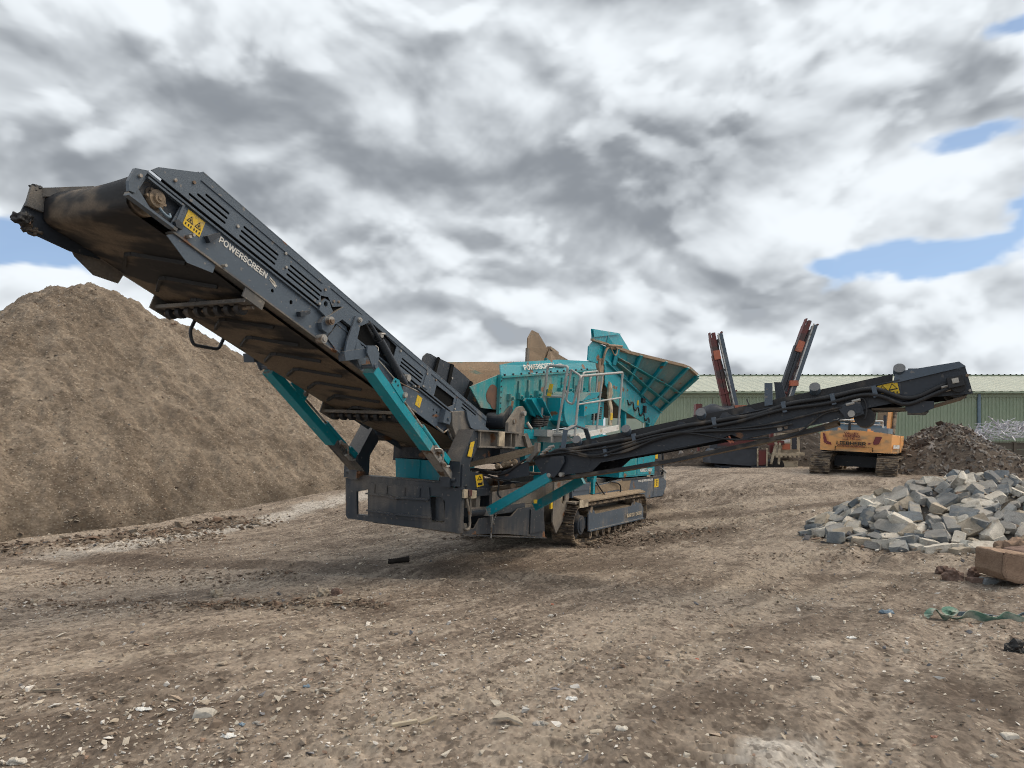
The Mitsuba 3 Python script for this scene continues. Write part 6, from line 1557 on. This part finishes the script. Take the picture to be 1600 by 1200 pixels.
one('rubber_scrap', crumple(3, .075, [1.2, .8, .8]), 'mat_black', 'crumpled black rubber scrap near the bottom right edge', 'scrap', at(1584, 1022) + [0, 0, .03])
lg = cyl([0, 0, 0], [.36, .14, .03], .045, 14, .05).subdivide()
v = np.array(lg.vertices)
v += (meshkit.fbm(v * 22, 3, 2)[:, None] - .5) * .03
P('mat_charred', lambda p, n, uv: C3((0.022, 0.018, 0.016)) * (0.6 + 0.9 * fbm(p.x * 20, p.y * 20, p.z * 20, 3)), rough=.9)
one('charred_log', trimesh.Trimesh(v, lg.faces, process=False), 'mat_charred', 'short blackened log lying on the dirt in front of the chassis', 'log', at(606, 882) + [0, .0, .045])
add('charred_log__cut_end', cyl([-.012, -.005, 0], [.004, .002, 0], .04, 12).apply_translation(at(606, 882) + [0, 0, .045]), 'mat_stone_tan')
for px, py, s, mt, lb in [(505, 931, .075, 'mat_stone_tan', 'rounded yellowish stone at the end of the mud ridge'), (525, 931, .08, 'mat_brown_stone', 'rounded pinkish stone at the right end of the mud ridge'), (487, 935, .05, 'mat_stone_tan', 'small pale stone left of the rounded yellowish stone'), (339, 933, .08, 'mat_stone_tan', 'buff stone stuck in the mud ridge')]:
    one('round_stone', crumple(int(px), s, [1, .9, .85]), mt, lb, 'stone', at(px, py) + [0, 0, s * .5])
one('wood_scrap', beam([0, 0, .01], [.16, .05, .02], .03, .02), 'mat_cream', 'pale broken stick near the middle of the foreground', 'stick', at(612, 1137))
one('wood_scrap', beam([0, 0, .01], [.10, .09, .02], .02, .015), 'mat_cream', 'thin pale splinter right of the pale broken stick', 'stick', at(655, 1134))
one('wood_scrap', beam([0, 0, .015], [.20, .005, .02], .02, .015), 'mat_stone_tan', 'straight thin stick at the lower left', 'stick', at(52, 1081))
one('bark_piece', quadplate([(0, 0, .02), (.05, .06, .05), (.16, .0, .03), (.20, -.06, .01), (.1, -.03, .04)], .015, (0, 0, 1)), 'mat_stone_tan', 'curled piece of brown bark at the bottom centre', 'bark', at(770, 1130))
for px, py, s, lb in [(432, 1075, .045, 'pale blue plastic shard right of two grey stones'), (480, 1078, .04, 'white and turquoise plastic chip in the left foreground'), (384, 1133, .035, 'sky blue plastic chip at the bottom left')]:
    pass
LIT = [(224, 1106, .06, 'mat_white', 'torn white plastic shard in the left foreground'), (268, 1110, .028, 'mat_white', 'small white plastic ball beside the torn white shard'), (480, 1074, .04, 'mat_bluegrey', 'white-blue plastic chip in the left foreground'), (378, 1134, .035, 'mat_bluegrey', 'sky blue plastic chip at the bottom left'),
       (690, 1023, .04, 'mat_white', 'oval white stone in the middle foreground'), (893, 1093, .05, 'mat_white', 'white paper scrap right of the centre foreground'), (862, 960, .045, 'mat_white', 'white plastic scrap in front of the machine'), (863, 944, .03, 'mat_orange', 'red plastic scrap behind the white scrap'),
       (1418, 1066, .03, 'mat_white', 'round white pebble at the lower right'), (1274, 1065, .03, 'mat_stone_pale', 'flat pale chip at the lower right'), (1330, 998, .05, 'mat_white', 'white wrapper scrap at the right'), (1553, 1186, .03, 'mat_stone_pale', 'pale cube shaped chip at the bottom right corner'),
       (1577, 1153, .05, 'mat_stone_pale', 'pale flat chip near the bottom right edge'), (1460, 1160, .035, 'mat_orange', 'small red plastic bit at the bottom right'), (1535, 964, .06, 'mat_orange', 'red net scrap behind the green strap'), (1386, 960, .09, 'mat_bluegrey', 'blue-grey scrap heap left of the strap'),
       (1088, 1030, .03, 'mat_orange', 'tiny red scrap right of the centre'), (25, 1192, .06, 'mat_stone_pale', 'smooth white stone in the bottom left corner'), (320, 1124, .07, 'mat_stone_pale', 'long flat pale stone at the lower left'), (355, 1155, .05, 'mat_white', 'white stone at the lower left'),
       (972, 1145, .05, 'mat_stone_pale', 'oval pale stone at the bottom right of the centre'), (931, 1146, .045, 'mat_stone_tan', 'square buff stone beside the oval pale stone'), (845, 1130, .05, 'mat_stone_grey', 'rectangular grey stone at the bottom centre'), (404, 1132, .05, 'mat_stone_grey', 'grey and white broken crockery at the lower left')]
for i, (px, py, s, mt, lb) in enumerate(LIT):
    g_ = np.random.default_rng(100 + i)
    sc_ = mt in ('mat_white', 'mat_bluegrey', 'mat_orange')
    one('litter_scrap' if sc_ else 'loose_stone', crumple(100 + i, s * .75, g_.uniform([.8, .6, .12] if sc_ else [.8, .6, .35], [1.3, .9, .3] if sc_ else [1.2, .9, .6])) if sc_ or i % 3 else rough_block(g_, (1.8 * s, 1.2 * s, .8 * s), .5, .02), mt, lb, 'scrap' if mt in ('mat_white', 'mat_bluegrey', 'mat_orange') else 'stone', at(px, py) + [0, 0, .12 * s])

# ================================================================== pebbles, clods and grit (nobody could count them)
rg = np.random.default_rng(11)
TM = []
for k in range(14):
    b = trimesh.convex.convex_hull(rg.normal(size=(8 + k % 4, 3)))
    b.vertices *= np.array([1, rg.uniform(.5, .9), rg.uniform(.25, .6)]) / np.abs(b.vertices).max()
    TM.append((np.array(b.vertices), np.array(b.faces)))
PAL = np.array([[.33, .285, .23], [.27, .22, .175], [.42, .385, .33], [.19, .15, .12], [.50, .48, .45], [.24, .17, .13], [.15, .15, .16]])


def scatter(pos, size, pal_p, seed, dark=1.0, sink=.25):
    g_ = np.random.default_rng(seed)
    V, F, C = [], [], []
    o = 0
    for (x, y, z), s in zip(pos, size):
        v, f = TM[g_.integers(len(TM))]
        a = g_.uniform(0, 2 * np.pi)
        c_, s_ = math.cos(a), math.sin(a)
        w = v * s
        w = np.c_[w[:, 0] * c_ - w[:, 1] * s_, w[:, 0] * s_ + w[:, 1] * c_, w[:, 2] + w[:, 0] * g_.uniform(-.3, .3)]
        V.append(w + [x, y, z + s * sink])
        F.append(f + o)
        C.append(np.tile(PAL[g_.choice(len(PAL), p=pal_p)] * g_.uniform(.75, 1.2) * dark, (len(v), 1)))
        o += len(v)
    return np.vstack(V), np.vstack(F), np.vstack(C)


N = 26000
rr = np.sqrt(rg.uniform(0, 1, N * 2)) * 1.0
y = 2.6 * np.exp(rg.uniform(0, np.log(22 / 2.6), N * 2))
x = rg.uniform(-.86, .86, N * 2) * y
pn = meshkit.fbm(np.c_[x * .8, y * .8, x * 0], 3, 91)
keep = rg.uniform(0, 1, N * 2) < .25 + 2.0 * np.clip(pn - .42, 0, .4)
x, y = x[keep][:N], y[keep][:N]
s = np.exp(rg.normal(np.log(.0098), .62, len(x))) * (1 + .045 * y)
s = np.clip(s, .004, .06)
z = ground_z(x, y)
V, F_, C_ = scatter(np.c_[x, y, z], s, [.24, .12, .27, .14, .15, .04, .04], 12, 1.1, .35)
add('pebbles', (V, F_), 'mat_rock_vc', color=C_)
tag('pebbles', 'small pale stones and chips strewn over the dirt yard', 'pebbles', kind='stuff')
pos, sz = [], []
for (a, b, w, hgt), nn in zip(CHURN, (1500, 900, 1100, 500, 450, 400, 350, 350)):
    a, b = np.array(a), np.array(b)
    t = rg.uniform(0, 1, nn)
    q = a + (b - a) * t[:, None]
    d = (b - a) / np.linalg.norm(b - a)
    off = rg.normal(0, w * .55, nn)
    q = q + np.c_[-d[1] * off, d[0] * off]
    s = np.clip(np.exp(rg.normal(np.log(.020 + .25 * hgt * .5), .5, nn)), .008, .11)
    pos.append(np.c_[q, ground_z(q[:, 0], q[:, 1])])
    sz.append(s)
pos, sz = np.vstack(pos), np.hstack(sz)
V, F_, C_ = scatter(pos, sz, [.12, .2, .02, .45, .01, .18, .02], 13, .72, .1)
add('mud_clods', (V, F_), 'mat_rock_vc', color=C_)
tag('mud_clods', 'churned brown mud clods along the track marks', 'mud clods', kind='stuff')
n = 24000
x, y = rg.uniform(-22, -4, n), rg.uniform(11, 31, n)
z = mound_z(x, y)
ok = z > ground_base(x, y) - .1
x, y, z = x[ok], y[ok], z[ok]
s = np.clip(np.exp(rg.normal(np.log(.024), .5, len(x))), .010, .13)
V, F_, C_ = scatter(np.c_[x, y, z], s, [.26, .16, .16, .26, .04, .10, .02], 14, .9, .15)
add('mound_gravel', (V, F_), 'mat_rock_vc', color=C_)
tag('mound_gravel', 'fine gravel and lumps lying on the brown spoil mound', 'gravel', kind='stuff')
n = 2600
x, y = rg.uniform(5.8, 13.6, n), rg.uniform(12.3, 18.5, n)
h = pile_z(x, y)
fr_ = np.hypot((x - 10.4) / 4.1, (y - 15.2) / 3.3)
ok = (h > .02) | ((fr_ < 1.0) & (rg.uniform(0, 1, n) < .35))
x, y, h = x[ok], y[ok], h[ok]
s = np.clip(np.exp(rg.normal(np.log(.06), .5, len(x))), .02, .15)
V, F_, C_ = scatter(np.c_[x, y, ground_z(x, y) + h + .03], s, [.12, .10, .28, .08, .16, .06, .20], 15, .95, .2)
add('stone_chips', (V, F_), 'mat_rock_vc', color=C_)
tag('stone_chips', 'small broken chips between and in front of the piled building stones', 'stone chips', kind='stuff')
n = 2600
t = rg.uniform(0, 1, n)
x = -11.2 + 4.4 * t + rg.normal(0, .45, n)
y = 13.6 + 4.9 * t + rg.normal(0, .35, n)
z = np.maximum(mound_z(x, y), ground_z(x, y))
s = np.clip(np.exp(rg.normal(np.log(.045), .6, n)), .015, .19)
V, F_, C_ = scatter(np.c_[x, y, z], s, [.10, .24, .02, .50, .01, .12, .01], 16, .72, .15)
add('mound_clods', (V, F_), 'mat_rock_vc', color=C_)
tag('mound_clods', 'dark lumps of soil fallen along the foot of the spoil mound', 'clods', kind='stuff')
n = 2200
t = rg.uniform(0, 1, n)
side = np.where(rg.uniform(0, 1, n) < .75, -1.42, 1.42) + rg.normal(0, .16, n)
mp = np.c_[4.1 + 5.2 * t, side, np.zeros(n), np.ones(n)] @ MW.T
x, y = mp[:, 0], mp[:, 1]
s = np.clip(np.exp(rg.normal(np.log(.035), .55, n)), .012, .12)
V, F_, C_ = scatter(np.c_[x, y, ground_z(x, y)], s, [.08, .2, .01, .56, .01, .13, .01], 18, .62, .1)
add('track_mud', (V, F_), 'mat_rock_vc', color=C_)
tag('track_mud', 'dark mud crumbs pushed up along the crawler tracks', 'mud', kind='stuff')
